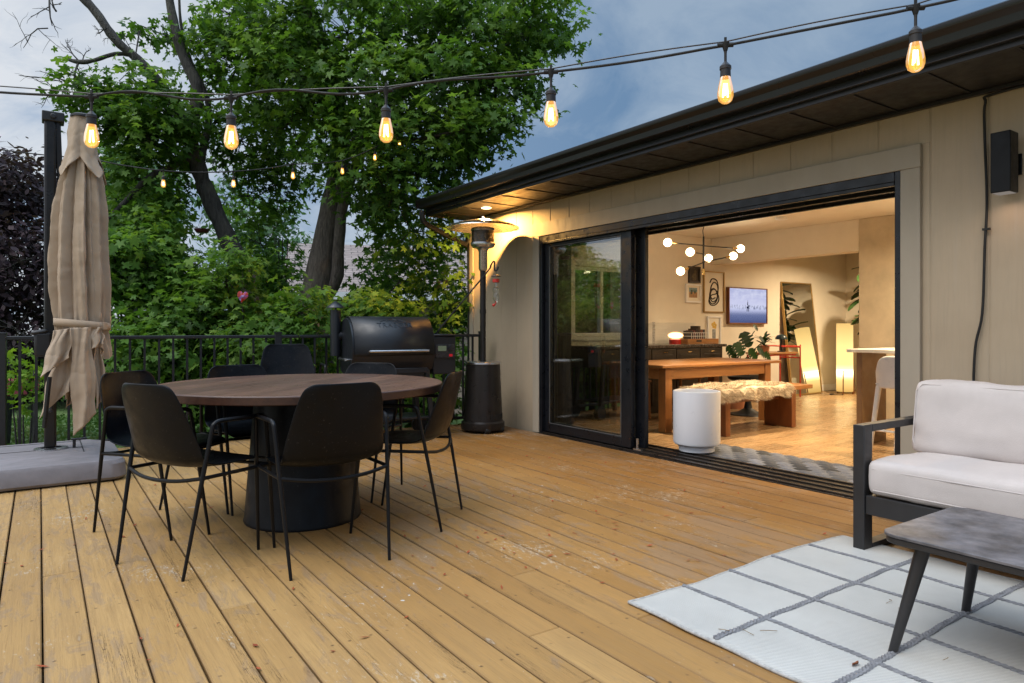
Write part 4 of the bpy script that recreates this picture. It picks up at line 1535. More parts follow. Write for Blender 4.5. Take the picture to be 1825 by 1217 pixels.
# ------------------------------------------------------------------ doormat, planter
mt = MB()
MX0, MX1, MY0, MY1 = 4.60, 5.13, 2.03, 4.06
rows, cols = 7, 15
dw, dl = (MX1 - MX0) / rows, (MY1 - MY0) / cols
for i in range(rows):
    for j in range(cols + 1):
        off = .5 if i % 2 else 0
        ya, yb = MY0 + dl * (j - off), MY0 + dl * (j + 1 - off)
        ya, yb = max(ya, MY0), min(yb, MY1)
        if yb - ya < .02:
            continue
        xa = MX0 + dw * i
        def fn(u, v, xa=xa, ya=ya, yb=yb):
            return (xa + dw * (.02 + .96 * u), lerp(ya, yb, v), .002 + .013 * (math.sin(PI * v) ** .8) * (math.sin(PI * u) ** .5 if 0 < u < 1 else 0) + .002)
        mt.grid(fn, 4, 6)
def mat_mat():
    m, nt, out = new_mat('woven_mat')
    N = NT(nt)
    bs = N.n('ShaderNodeBsdfPrincipled')
    w = N.noise(N.coords('Object', (90, 6, 1)), 2, 3, .6)
    b = N.noise(N.coords('Object', (5, 3, 1)), 2, 3, .5)
    ta = N.n('ShaderNodeAttribute', attribute_name='tint')
    c = N.mix(ta.outputs['Fac'], N.ramp(w, [(.35, (.012, .013, .016)), (.65, (.04, .043, .050))]), N.ramp(w, [(.35, (.10, .11, .14)), (.65, (.20, .215, .26))]))
    N.l(c, bs.inputs['Base Color']); bs.inputs['Roughness'].default_value = .9
    N.l(N.bump(w, .5, .004), bs.inputs['Normal'])
    N.l(bs.outputs[0], out.inputs[0])
    return m
dm_ = obj('doormat', mt, mat_mat())
a_ = dm_.data.attributes.new('tint', 'FLOAT', 'FACE')
a_.data.foreach_set('value', np.array([((k_ // 24) * 7 % 11) / 10 * .5 + (.5 if (k_ // 24) % 2 else 0) for k_ in range(len(dm_.data.polygons))], dtype=np.float32))
tag(dm_, 'long dark grey chunky woven mat on the floor just inside the door', 'mat')
pl = empty('white_planter', (4.60, 3.90, .005), 'tall empty white cylindrical planter pot standing in the open doorway', 'planter')
pl.location = (4.62, 3.90, .024)
mb = MB(); mb.lathe([(.148, .0), (.150, .03), (.150, .04), (.172, .05), (.190, .062), (.196, .08), (.197, .50), (.195, .507), (.189, .509), (.184, .505), (.182, .20), (.001, .19)], 64, cap=False); obj('pot', mb, M['white_metal'], pl)
# ------------------------------------------------------------------ indoor furniture
def dining_table():
    t = empty('dining_table', (6.15, 5.24, 0), 'rectangular orange pine dining table inside the house under the globe chandelier', 'table')
    X0, X1, Ya, Yb, Z = 5.13, 7.12, 4.76, 5.66, .692
    K = dict(parent=t, world=True)
    mb = MB(); mb.b2(X0, X1, Ya, Yb, Z - .032, Z); obj('tabletop', mb, M['pine'], **K, bevel=.006)
    mb = MB(); mb.b2(X0 + .10, X1 - .15, Ya + .05, Ya + .08, Z - .15, Z - .0325); mb.b2(X0 + .10, X1 - .15, Yb - .08, Yb - .05, Z - .15, Z - .0325); mb.b2(X0 + .10, X0 + .13, Ya + .081, Yb - .081, Z - .15, Z - .0325); mb.b2(X1 - .18, X1 - .15, Ya + .081, Yb - .081, Z - .15, Z - .0325)
    obj('apron', mb, M['pine'], **K, bevel=.003)
    for x in (X0 + .08, X1 - .25):
        for y in (Ya + .035, Yb - .135):
            mb = MB(); mb.b2(x, x + .10, y, y + .10, .001, Z - .033); obj('leg', mb, M['pine_z'], **K, bevel=.006)
    return t


dining_table()


def bench():
    t = empty('bench', (6.1, 4.45, 0), 'low reddish wooden bench with slab legs in front of the indoor dining table', 'bench')
    K = dict(parent=t, world=True)
    mb = MB(); mb.b2(5.42, 6.98, 4.28, 4.66, .405, .450); obj('seat', mb, M['pine'], **K, bevel=.005)
    for x in (5.52, 6.62):
        mb = MB(); mb.b2(x, x + .075, 4.30, 4.64, .001, .404); obj('leg', mb, M['red_wood'], **K, bevel=.004)
    mb = MB(); mb.b2(5.60, 6.615, 4.45, 4.48, .30, .404); obj('rail', mb, M['red_wood'], **K, bevel=.003)


bench()


def sheepskin():
    mb = MB()
    rr = random.Random(11)
    x0, x1 = 5.33, 6.50
    def surf(u, v):
        # v across the bench: front hang, top, back hang
        x = lerp(x0, x1, u) + .04 * math.sin(v * 9) * (1 if u > .5 else -1)
        s = lerp(-.30, .28, v)
        hang = .10 + .03 * math.sin(u * 14)
        e = (abs(2 * u - 1)) ** 6
        lump = .026 + .008 * math.sin(u * 13 + v * 5) + .005 * math.sin(u * 27 + v * 11)
        if s < -.19:
            d = -s - .19
            return Vector((x, 4.272 - .02, .452 + lump * .6 - min(d, hang) * 1.1)), Vector((0, -1, .2))
        if s > .19:
            d = s - .19
            return Vector((x, 4.672 + .02, .452 + lump * .6 - d * 1.1)), Vector((0, 1, .2))
        return Vector((x, 4.47 + s, .452 + lump * (1 - e * .6))), Vector((0, 0, 1))
    mb.grid(lambda u, v: surf(u, v)[0], 60, 40)
    for k in range(26000):
        u, v = rr.random(), rr.random()
        p, nrm = surf(u, v)
        sw = math.sin(u * 23 + math.sin(v * 9) * 2) + math.sin(v * 17 + u * 5)
        fl = Vector((.9 * math.cos(sw * 1.4), (v - .5) * 1.6 + .5 * math.sin(sw * 1.4), -.25))
        d = (nrm * rr.uniform(.35, .8) + fl * .7 + Vector((rr.uniform(-.3, .3), rr.uniform(-.3, .3), rr.uniform(-.2, .2)))).normalized()
        L = rr.uniform(.028, .055)
        s = d.cross(Vector((rr.uniform(-1, 1), rr.uniform(-1, 1), rr.uniform(-1, 1)))).normalized() * .0017
        t = p + d * L + Vector((0, 0, -.018))
        m_ = p + d * L * .55
        mb.add([p - s, p + s, m_ + s * .8, t, m_ - s * .8], [(0, 1, 2, 4), (4, 2, 3)])
    tag(obj('sheepskin', mb, M['fur'], angle=180), 'shaggy cream sheepskin throw draped over the indoor bench', 'sheepskin')


sheepskin()


def wooden_chair(x, y, rz, label):
    t = empty('wooden_chair', (x, y, 0), label, 'chair', 'wooden chairs at the indoor table', rz)
    mb = MB(); mb.b2(-.20, .20, -.20, .20, .43, .455); obj('seat', mb, M['pine'], t, bevel=.008)
    for sx_ in (-1, 1):
        mb = MB(); mb.tube([(sx_ * .18, .18, .0), (sx_ * .17, .17, .43)], .016, 10); obj('leg', mb, M['pine_z'], t)
        mb = MB(); mb.tube([(sx_ * .18, -.22, .0), (sx_ * .175, -.19, .44), (sx_ * .17, -.24, .80)], .016, 10); obj('leg', mb, M['pine_z'], t)
    mb = MB()
    mb.grid(lambda u, v: (lerp(-.20, .20, u), -.235 - .03 * v + .05 * (2 * u - 1) ** 2, .66 + .13 * v + .012 * (1 - (2 * u - 1) ** 2) * v), 14, 4)
    obj('backrest', mb, M['pine'], t, solid=.018)


wooden_chair(6.62, 5.86, R(180), 'pale wooden chair on the far side of the indoor table, left of the monstera plant')
wooden_chair(5.72, 5.86, R(180), 'pale wooden chair at the indoor table seen through the closed glass pane')

# tulip chair
tu = empty('tulip_chair', (7.18, 5.26, 0), 'black tulip chair on a flared round foot at the end of the indoor table', 'chair')
mb = MB(); mb.lathe([(.23, .0), (.225, .012), (.12, .035), (.05, .08), (.032, .18), (.035, .34), (.09, .40)], 40); obj('pedestal', mb, M['grill_black'], tu)
mb = MB(); mb.lathe([(.03, .39), (.17, .405), (.235, .44), (.245, .47), (.235, .475), (.2, .45), (.001, .44)], 40, cap=False); obj('seat', mb, M['grill_black'], tu)

# ------------------------------------------------------------------ kitchen counter along the end wall
kc = empty('kitchen_counter', (6.4, 6.2, 0), 'dark kitchen counter with marble top along the end wall under the window', 'counter')
K = dict(parent=kc, world=True)
KYF = 5.93
mb = MB(); mb.b2(5.302, 7.58, KYF + .03, FY - .0125, .08, .815); mb.b2(5.302, 7.56, KYF + .08, FY - .02, .0, .08); cb_ = obj('cabinet', mb, M['dark_cab'], **K)
for k in range(5):
    a = 5.32 + k * .45
    mb = MB(); mb.b2(a, a + .435, KYF + .012, KYF + .0295, .10, .80); mb.b2(a + .06, a + .375, KYF + .006, KYF + .0118, .17, .73); d_ = obj('door', mb, M['dark_cab'], **K, bevel=.003)
    mb = MB(); mb.tube([(a + .19, KYF - .005, .76), (a + .25, KYF - .005, .76)], .005, 8); obj('handle', mb, M['brass'], d_, world=True)
mb = MB(); mb.b2(5.302, 7.64, KYF, FY - .0125, .8155, .852); obj('countertop', mb, M['marble'], **K, bevel=.004)
mb = MB()
for k in range(14):
    mb.b2(6.53, 7.66, FY - .024, FY - .0125, .853 + k * .0205, .853 + k * .0205 + .0192)
obj('backsplash', mb, M['tile'], **K, bevel=.002, seg=1)

ml = empty('table_lamp', (6.95, 6.22, .853), 'small mushroom lamp with glowing white shade and red base on the kitchen counter', 'lamp')
mb = MB(); mb.lathe([(.085, 0), (.086, .06), (.07, .065), (.05, .07)], 32); mb.lathe([(.014, .03), (.012, .05)], 10, (.055, -.07, 0)); obj('base', mb, M['red'], ml)
mb = MB(); mb.ball((0, 0, .115), .105, 28, (1, 1, .50)); obj('shade', mb, globe('mushroom_glow', (1.0, .78, .46), (1.0, .50, .16), 4.5), ml)
ty = empty('serving_tray', (7.27, 6.18, .853), 'long orange wooden serving tray on the kitchen counter beneath the wire basket', 'tray')
mb = MB(); mb.b2(-.31, .31, -.16, .16, 0, .012); mb.b2(-.31, .31, -.16, -.148, .0125, .07); mb.b2(-.31, .31, .148, .16, .0125, .07); mb.b2(-.31, -.298, -.1475, .1475, .0125, .07); mb.b2(.298, .31, -.1475, .1475, .0125, .07); obj('body', mb, M['pine'], ty, bevel=.003)
mb = MB(); mb.b2(-.14, -.04, -.1625, -.1602, .03, .055); obj('handle_slot', mb, M['ink'], ty)
bk = empty('wire_basket', (7.30, 6.2, .867), 'white wire basket holding dark books on the wooden tray', 'basket')
mb = MB()
for z in (0, .045, .09, .135):
    mb.tube([(-.16, -.09, z), (.16, -.09, z), (.16, .09, z), (-.16, .09, z), (-.16, -.09, z)], .003, 6)
for k in range(9):
    x = -.16 + .04 * k
    mb.tube([(x, -.09, 0), (x, -.09, .135)], .0028, 6); mb.tube([(x, .09, 0), (x, .09, .135)], .0028, 6)
obj('wires', mb, M['white_plastic'], bk)
rr = random.Random(4)
cols = [(.02, .015, .015), (.10, .02, .015), (.03, .02, .02), (.05, .03, .02), (.18, .05, .02), (.025, .02, .03)]
for k in range(6):
    w, h = rr.uniform(.03, .045), rr.uniform(.15, .24)
    x = 7.155 + k * .048
    mb = MB(); mb.b2(x, x + w, 6.13, 6.27, .872, .872 + h)
    tag(obj('book', mb, paint('book_cover', cols[k], .6), bevel=.003), ['dark book at the left end of the wire basket', 'dark red book, second from the left in the wire basket', 'black book, third from the left in the wire basket', 'brown book, fourth from the left in the wire basket', 'rust coloured book, fifth from the left in the wire basket', 'dark book at the right end of the wire basket'][k], 'book', 'books in the wire basket')


# ------------------------------------------------------------------ pictures on the end wall
def picture(x0, x1, z0, z1, fw, fmat, label, dress, mat_w=.0, mat_mat=None, art=None, depth=.03):
    cx, cz = (x0 + x1) / 2, (z0 + z1) / 2
    t = empty('framed_picture', (cx, FY - .013, cz), label, 'picture', 'pictures on the end wall')
    a, b = (x1 - x0) / 2, (z1 - z0) / 2
    mb = MB(); mb.b2(-a, a, -depth, 0, b - fw, b); mb.b2(-a, a, -depth, 0, -b, -b + fw); mb.b2(-a, -a + fw, -depth, 0, -b + fw, b - fw); mb.b2(a - fw, a, -depth, 0, -b + fw, b - fw); obj('frame', mb, fmat, t, bevel=.002)
    mb = MB(); mb.b2(-a + fw, a - fw, -.012, -.004, -b + fw, b - fw); sh = obj('sheet', mb, mat_mat or M['paper'], t)
    if art:
        art(sh, a, b)
    return t


def squiggle(sh, a, b):
    mb = MB()
    P_ = [(-.09, .13), (-.04, .19), (.06, .17), (.10, .06), (.05, -.02), (-.06, -.05), (-.11, -.13), (-.06, -.19), (.04, -.18), (.11, -.11), (.08, -.01), (0, .05), (-.07, .02), (-.09, -.07), (-.03, -.14), (.06, -.10), (.09, .01), (.07, .11), (0, .14), (-.06, .08), (-.08, -.02), (-.10, -.11), (-.05, -.17), (.03, -.15), (.08, -.07), (.04, .03), (-.04, .03), (-.08, -.04), (-.04, -.10), (.03, -.08)]
    pts = smooth_path([(x_, -.0150 - .0016 * math.sin(i_ * 1.7), z_) for i_, (x_, z_) in enumerate(P_)], 7)
    mb.tube(pts, .0085, 6)
    obj('line_drawing', mb, M['ink'], sh)


def beach(sh, a, b):
    mb = MB(); mb.b2(-.085, .085, -.0135, -.0122, .02, .08); obj('sky_area', mb, paint('print_sky', (.16, .25, .28), .7, var=.5, vscale=30), sh)
    mb = MB(); mb.b2(-.085, .085, -.0135, -.0122, -.06, .0198); obj('sand_area', mb, paint('print_sand', (.34, .20, .10), .7, var=.3, vscale=30), sh)
    mb = MB(); mb.b2(-.05, -.02, -.0155, -.0137, -.01, .05); mb.b2(.02, .05, -.0155, -.0137, .0, .04); obj('palm_area', mb, paint('print_palm', (.05, .08, .06), .7), sh)


def dark_art(sh, a, b):
    mb = MB(); mb.ball((.0, -.013, -.03), .05, 12, (1, .03, 1.1)); mb.ball((.02, -.013, .04), .028, 10, (1, .04, 1)); obj('figure', mb, paint('print_figure', (.10, .08, .045), .7, var=.5, vscale=40), sh)


def flowers(sh, a, b):
    mb = MB()
    for (x, z) in ((-.03, .10), (.01, .12), (.04, .09), (-.01, .07), (.03, .06)):
        mb.ball((x, -.0125, z), .026, 10, (1, .05, 1))
    obj('petals', mb, paint('print_yellow', (.55, .36, .06), .7, var=.3, vscale=40), sh)
    mb = MB(); mb.b2(-.035, .04, -.0145, -.0122, -.15, .03); obj('vase_area', mb, paint('print_grey', (.25, .26, .27), .7, var=.5, vscale=30), sh)


picture(7.50, 7.74, 1.705, 1.935, .022, M['dark_cab'], 'small dark picture in a brown frame, topmost of the wall pictures', 1, art=dark_art, mat_mat=paint('dark_print', (.03, .022, .018), .6, var=.4, vscale=30))
picture(7.44, 7.755, 1.425, 1.685, .02, M['white_metal'], 'small beach print with wide white mount in a white frame', 2, art=beach)
picture(7.815, 8.27, 1.29, 1.885, .016, M['gold'], 'tall framed drawing of one looping black line on white paper', 3, art=squiggle)
picture(7.90, 8.19, .80, 1.235, .02, M['white_metal'], 'white framed flower picture with yellow blooms behind the wire basket', 4, art=flowers)

# ------------------------------------------------------------------ television with the horse rider picture
tv = empty('television', (8.80, FY - .014, 1.40), 'wall television showing a blue toned picture of a rider before a misty herd', 'television')
TW, TH_ = .465, .272
mb = MB(); mb.b2(-TW, TW, -.055, -.02, TH_ - .016, TH_); mb.b2(-TW, TW, -.055, -.02, -TH_, -TH_ + .016); mb.b2(-TW, -TW + .016, -.055, -.02, -TH_ + .016, TH_ - .016); mb.b2(TW - .016, TW, -.055, -.02, -TH_ + .016, TH_ - .016); mb.b2(-TW, TW, -.0195, 0, -TH_, TH_); obj('frame', mb, M['red_wood'], tv, bevel=.002)
def tv_mat():
    m, nt, out = new_mat('tv_picture')
    N = NT(nt)
    e = N.n('ShaderNodeEmission')
    v = N.coords('Object', (1, 1, 1))
    sp = N.n('ShaderNodeSeparateXYZ'); N.l(v, sp.inputs[0])
    zz = N.math('DIVIDE', N.math('ADD', sp.outputs[2], .256), .512)
    n1 = N.noise(N.coords('Object', (60, 1, 160)), 1.5, 6, .7)
    n2 = N.noise(N.coords('Object', (4, 1, 9)), 1.6, 5, .6)
    base = N.ramp(zz, [(0, (.10, .13, .30)), (.22, (.22, .27, .50)), (.34, (.50, .54, .80)), (.46, (.66, .69, .90)), (.60, (.60, .62, .86)), (1, (.46, .49, .74))])
    low = N.ramp(zz, [(.25, 1.0), (.40, 0.0)])
    c = N.mix(N.math('MULTIPLY', low, N.ramp(n1, [(.40, 0.0), (.62, .8)])), base, (.03, .04, .13))
    hi = N.ramp(zz, [(.45, 0.0), (.75, 1.0)])
    c = N.mix(N.math('MULTIPLY', hi, N.ramp(n2, [(.42, 0.0), (.7, .7)])), c, (.78, .80, .96))
    herd = N.noise(N.coords('Object', (26, 1, 8)), 1.4, 4, .6)
    band = N.ramp(zz, [(.38, 0.0), (.43, .8), (.50, .8), (.54, 0.0)])
    c = N.mix(N.math('MULTIPLY', band, N.ramp(herd, [(.50, 0.0), (.60, 1.0)])), c, (.07, .09, .22))
    N.l(c, e.inputs[0]); e.inputs[1].default_value = .95
    N.l(e.outputs[0], out.inputs[0])
    return m
mb = MB(); mb.b2(-TW + .016, TW - .016, -.040, -.034, -TH_ + .016, TH_ - .016); scn = obj('screen', mb, tv_mat(), tv)
mb = MB()
mb.ball((-.01, -.0415, -.022), .030, 12, (1.0, .02, .55)); mb.ball((.017, -.0415, .0), .011, 10, (1, .05, 1.3)); mb.ball((-.012, -.0415, .025), .016, 10, (.7, .03, 1.5)); mb.ball((-.010, -.0415, .055), .009, 10, (1, .05, 1))
for x in (-.032, -.02, .006, .016):
    mb.b2(x - .003, x + .003, -.0422, -.0408, -.085, -.03)
mb.b2(-.0125, -.0105, -.0422, -.0408, .06, .09)
obj('rider_picture', mb, emit('tv_dark', (.012, .015, .05), .8), scn)

# ------------------------------------------------------------------ chandelier
ch = empty('chandelier', (6.40, 5.30, CZ), 'dark branching chandelier with glowing white globe bulbs and brass sockets', 'chandelier')
Z = lambda z: z - CZ
mb = MB(); mb.lathe([(.055, -.001), (.055, -.02), (.012, -.03)], 24); mb.tube(smooth_path([(0, 0, -.03), (.012, 0, Z(2.27)), (-.006, .004, Z(2.21)), (0, 0, Z(2.13))], 5), .005, 8); obj('cord', mb, M['rubber'], ch)
mb = MB(); mb.tube([(0, 0, Z(2.14)), (0, 0, Z(1.74))], .011, 12); obj('stem', mb, M['bronze'], ch)
mb = MB(); mb.lathe([(.016, Z(1.76)), (.016, Z(1.69))], 16); obj('finial', mb, M['brass'], ch)
bulb_m = globe('globe_glow', (1.0, .86, .62), (1.0, .62, .24), 26)
Ccam = Vector((6.40, 5.30, 0))
ends = []
for (px, py, dd) in ((1190, 432, 7.75), (1320, 443, 8.25), (1230, 449, 7.72), (1263, 460, 8.30), (1307, 456, 8.20), (1213, 483, 7.80)):
    ends.append(at(px, py, dd) - Vector((6.40, 5.30, CZ)))
for i, hub in ((0, 2.035), (1, 2.03), (2, 1.935), (3, 1.93), (4, 1.84), (5, 1.835)):
    e = ends[i]
    h = Vector((0, 0, Z(hub)))
    d = (e - h).normalized()
    mb = MB(); mb.tube([h, e - d * .12], .0075, 8); mb.ball(h, .014, 10); a_ = obj('arm', mb, M['bronze'], ch)
    mb = MB(); mb.tube([e - d * .125, e - d * .045], .0135, 12); obj('socket', mb, M['brass'], a_)
    mb = MB(); mb.ball(e, .048, 24); obj('bulb', mb, bulb_m, a_)

# ------------------------------------------------------------------ mirror, floor lamp, cart
mi = empty('standing_mirror', (10.1, 6.36, 0), 'tall full length mirror in a gold frame leaning against the end wall', 'mirror')
K = dict(parent=mi, world=True)
tl = math.atan2(.20, 1.80)
mm = Matrix.Translation((10.09, 6.27, .004)) @ Matrix.Rotation(-tl, 4, 'X')
def mbox(x0, x1, y0, y1, z0, z1):
    mb = MB(); mb.b2(x0, x1, y0, y1, z0, z1); mb.v = [tuple(mm @ Vector(p)) for p in mb.v]; return mb
mb = MB()
for q in ((-.42, .42, 0, .04, 0, .022), (-.42, .42, 0, .04, 1.788, 1.81), (-.42, -.398, 0, .04, .022, 1.788), (.398, .42, 0, .04, .022, 1.788)):
    b_ = mbox(*q); mb.add(b_.v, b_.f)
obj('frame', mb, M['gold'], **K, bevel=.002)
obj('glass', mbox(-.398, .398, .008, .016, .022, 1.788), M['mirror'], **K)

lp = empty('floor_lamp', (10.72, 6.02, 0), 'tall glowing cylindrical paper floor lamp on thin wooden legs in the far corner', 'lamp')
def lampshade_mat():
    m, nt, out = new_mat('paper_glow')
    N = NT(nt)
    e = N.n('ShaderNodeEmission')
    sp = N.n('ShaderNodeSeparateXYZ'); N.l(N.coords('Object'), sp.inputs[0])
    zz = N.math('DIVIDE', sp.outputs[2], 1.14)
    N.l(N.ramp(zz, [(0, (.72, .40, .10)), (.22, (.95, .62, .22)), (.32, (1, .85, .5)), (.42, (.95, .62, .22)), (.7, (.9, .60, .22)), (1, (.75, .48, .16))]), e.inputs[0])
    N.l(N.ramp(zz, [(0, .16), (.22, .26), (.31, 1.0), (.40, .28), (.65, .24), (1, .17)]), e.inputs[1])
    mu = N.math('MULTIPLY', N.ramp(zz, [(0, .20), (.20, .30), (.305, 1.0), (.36, .36), (.65, .34), (1, .25)]), 5.0)
    N.l(mu, e.inputs[1])
    N.l(e.outputs[0], out.inputs[0])
    return m
mb = MB(); mb.lathe([(.001, .04), (.120, .04), (.124, .05), (.124, 1.14)], 40, cap=False); obj('lamp_shade', mb, lampshade_mat(), lp)
for a in (R(200), R(290), R(330), R(80)):
    mb = MB(); mb.tube([(.135 * math.cos(a), .135 * math.sin(a), 0), (.135 * math.cos(a), .135 * math.sin(a), .38)], .009, 8); obj('leg', mb, M['red_wood'], lp)
mb = MB(); mb.tube(smooth_path([(-.1, -.02, .006), (-.25, -.1, .006), (-.30, .05, .006), (-.2, .12, .006), (-.36, .02, .006)], 6), .005, 6); mb.box((-.33, .03, .012), (.07, .03, .02)); obj('cord', mb, M['rubber'], lp)

rc = empty('bar_cart', (8.95, 6.12, 0), 'red tubular trolley with a pale wooden top beside the mirror', 'trolley')
mb = MB()
for y in (-.17, .17):
    mb.tube(smooth_path([(-.36, y, .03), (-.36, y, .60), (-.33, y, .67), (.30, y, .67)], 5), .011, 8)
    mb.tube(smooth_path([(.42, y, .03), (.42, y, .74), (.38, y, .79), (-.05, y, .80)], 5), .011, 8)
mb.tube([(.42, -.17, .62), (.42, .17, .62)], .010, 8); mb.tube([(.42, -.17, .78), (.42, .17, .78)], .010, 8)
obj('frame', mb, M['red'], rc)
mb = MB(); mb.b2(-.40, .33, -.19, .19, .685, .71); obj('top', mb, M['pine'], rc, bevel=.004)
mb = MB(); mb.b2(-.36, .40, -.165, .165, .22, .24); obj('shelf', mb, M['pine'], rc, bevel=.004)
dl_ = empty('dome_lamp', (9.12, 6.10, .711), 'small dark lamp with a domed shade on the red trolley', 'lamp')
mb = MB(); mb.lathe([(.055, 0), (.055, .012), (.02, .018), (.019, .20)], 24); obj('stem', mb, M['grill_black'], dl_)
mb = MB(); mb.lathe([(.088, .185), (.085, .21), (.06, .245), (.02, .262), (.001, .264)], 28, cap=False); obj('lamp_shade', mb, paint('dark_teal', (.02, .04, .05), .3), dl_)

# ------------------------------------------------------------------ bar counter and stool
bc = empty('bar_counter', (6.6, 2.6, 0), 'white topped bar counter with brown end panels seen at the right of the doorway', 'counter')
K = dict(parent=bc, world=True)
mb = MB(); mb.b2(6.10, 6.95, 1.2, 3.41, .845, .875); obj('countertop', mb, M['white_stone'], **K, bevel=.003)
mb = MB(); mb.b2(6.18, 6.62, 3.31, 3.36, .001, .844); obj('end_panel', mb, paint('brown_panel', (.17, .10, .05), .45, var=.1), **K, bevel=.003)
mb = MB(); mb.b2(6.60, 6.66, 1.2, 2.62, .001, .844); obj('back_panel', mb, paint('brown_panel_2', (.13, .07, .035), .45, var=.1), **K, bevel=.003)
st = empty('bar_stool', (5.82, 2.73, .001), 'white moulded bar stool with slender legs beside the bar counter', 'stool')
mb = MB()
mb.grid(lambda u, v: (-.19 + .38 * v + .0, .19 * (2 * u - 1) * (1 - .12 * v), .66 + .02 * (2 * u - 1) ** 2), 8, 6)
obj('seat', mb, M['white_plastic'], st, solid=.025, subsurf=2)
mb = MB()
def sb_fn(u, v):
    a = lerp(-1.25, 1.25, u)
    w = .20 * (1 - .35 * max(0, v - .6))
    return (-.08 - .13 * math.cos(a) - .03 * v, w * math.sin(a), .64 + .30 * v * (1 - .25 * abs(math.sin(a)) ** 3))
mb.grid(sb_fn, 14, 8)
obj('backrest', mb, M['white_plastic'], st, solid=.02, subsurf=1)
for sx_ in (-1, 1):
    for sy_ in (-1, 1):
        mb = MB(); mb.tube([(sx_ * .22, sy_ * .21, 0), (sx_ * .16, sy_ * .16, .66)], [.016, .022], 12); obj('leg', mb, M['white_plastic'], st)
st.scale = (1, 1, .9)
mb = MB(); mb.tube([(-.2, -.19, .26), (.2, -.19, .26)], .011, 8); mb.tube([(-.2, .19, .26), (.2, .19, .26)], .011, 8); mb.tube([(-.2, -.19, .26), (-.2, .19, .26)], .011, 8); obj('stretcher', mb, M['white_plastic'], st)


# ------------------------------------------------------------------ house plants
def oval_leaf(mb, base, d, nrm, L, W, cup=.15, n_=6, notch=False):
    d = d.normalized()
    s = d.cross(nrm).normalized()
    nrm = s.cross(d).normalized()
    rows = []
    for k in range(n_ + 1):
        t = k / n_
        w = W * (math.sin(PI * min(1, t * .9 + .06)) ** .7) * (1 if not notch else (.42 if k % 3 == 2 and 2 < k < n_ - 1 else 1.0))
        c = base + d * (L * t) - nrm * (L * .25 * t * t)
        rows.append((c - s * w + nrm * cup * W, c, c + s * w + nrm * cup * W))
    o = len(mb.v)
    vs = [p for r_ in rows for p in r_]
    fs = []
    for k in range(n_):
        for j in range(2):
            a = k * 3 + j
            fs.append((a, a + 1, a + 4, a + 3))
    mb.add(vs, fs)


def add_tint(o, lo=.1, hi=.9, per=12, seed=1):
    me = o.data
    r_ = np.random.default_rng(seed)
    nf = len(me.polygons)
    v = np.repeat(r_.uniform(lo, hi, nf // per + 1), per)[:nf]
    a = me.attributes.new('tint', 'FLOAT', 'FACE')
    a.data.foreach_set('value', v.astype(np.float32))


rr = random.Random(9)
fg = empty('fiddle_leaf_fig', (10.78, 5.46, 0), 'tall fiddle leaf fig with big dark leaves half hidden behind the plaster column', 'plant')
mb = MB(); mb.lathe([(.16, 0), (.20, .34), (.19, .345), (.17, .30), (.001, .30)], 28, cap=False); obj('pot', mb, M['white_metal'], fg)
mb = MB(); mb.tube(smooth_path([(0, 0, .3), (.02, .02, .8), (-.02, .0, 1.3), (.0, .03, 1.9)], 5), .014, 8); mb.tube(smooth_path([(0, 0, .7), (.15, .1, 1.1), (.2, .1, 1.6)], 5), .010, 8); obj('stem', mb, M['bark'], fg)
mb = MB()
for k in range(88):
    z = rr.uniform(1.05, 2.02)
    a = k * 2.4
    r0 = rr.uniform(.02, .32)
    b = Vector((r0 * math.cos(a), r0 * math.sin(a) * .7, z))
    oval_leaf(mb, b, Vector((math.cos(a), math.sin(a) * .8, rr.uniform(-.5, .4))), Vector((0, 0, 1)), rr.uniform(.26, .38), rr.uniform(.09, .13))
o = obj('foliage', mb, M['leaf_house'], fg, angle=180); add_tint(o, .05, .8, 12)

mo = empty('monstera', (7.62, 5.80, 0), 'dark monstera plant with split leaves behind the indoor dining table', 'plant')
mb = MB(); mb.lathe([(.13, 0), (.16, .30), (.15, .305), (.14, .26), (.001, .26)], 28, cap=False); obj('pot', mb, M['terracotta'], mo)
mbs, mbl = MB(), MB()
for (px, py, L) in ((1298, 628, .16), (1313, 622, .17), (1325, 604, .19), (1337, 634, .16), (1352, 632, .17), (1345, 590, .10), (1365, 640, .14), (1308, 645, .15), (1330, 650, .15), (1356, 612, .12), (1345, 655, .14)):
    tip = at(px, py, 9.15 + rr.uniform(-.12, .2)) - Vector((7.62, 5.80, 0))
    mbs.tube(smooth_path([(0, 0, .26), tuple(Vector((tip.x * .4, tip.y * .4, max(.4, tip.z * .75)))), tuple(tip)], 4), .006, 6)
    tocam = (Vector((0, 0, H)) - Vector((7.6, 5.8, tip.z))).normalized()
    d = Vector((tip.x * 1.2 + rr.uniform(-.1, .1), -.15, -.10 if py < 640 else -.2)) + Vector((0, 0, -.12))
    oval_leaf(mbl, tip - d.normalized() * .03 + Vector((0, 0, .06)), d, tocam + Vector((0, 0, .9)), L * 1.1, L * .56, .10, 15, True)
obj('stem', mbs, M['leaf_house'], mo)
o = obj('foliage', mbl, M['leaf_house'], mo, angle=180); add_tint(o, .0, .6, 30)

sp_ = empty('potted_plant', (8.68, 6.08, .711), 'small bushy plant in a pot on the left end of the red trolley', 'plant')
mb = MB(); mb.lathe([(.06, 0), (.075, .10), (.065, .10), (.001, .09)], 20, cap=False); obj('pot', mb, M['terracotta'], sp_)
mb = MB()
for k in range(34):
    a = k * 2.4
    oval_leaf(mb, Vector((0, 0, .09 + rr.uniform(0, .12))), Vector((math.cos(a), math.sin(a), rr.uniform(-.2, 1.2))), Vector((0, 0, 1)), rr.uniform(.10, .18), rr.uniform(.015, .03))
o = obj('foliage', mb, M['leaf_house'], sp_, angle=180); add_tint(o, .1, .9, 12)

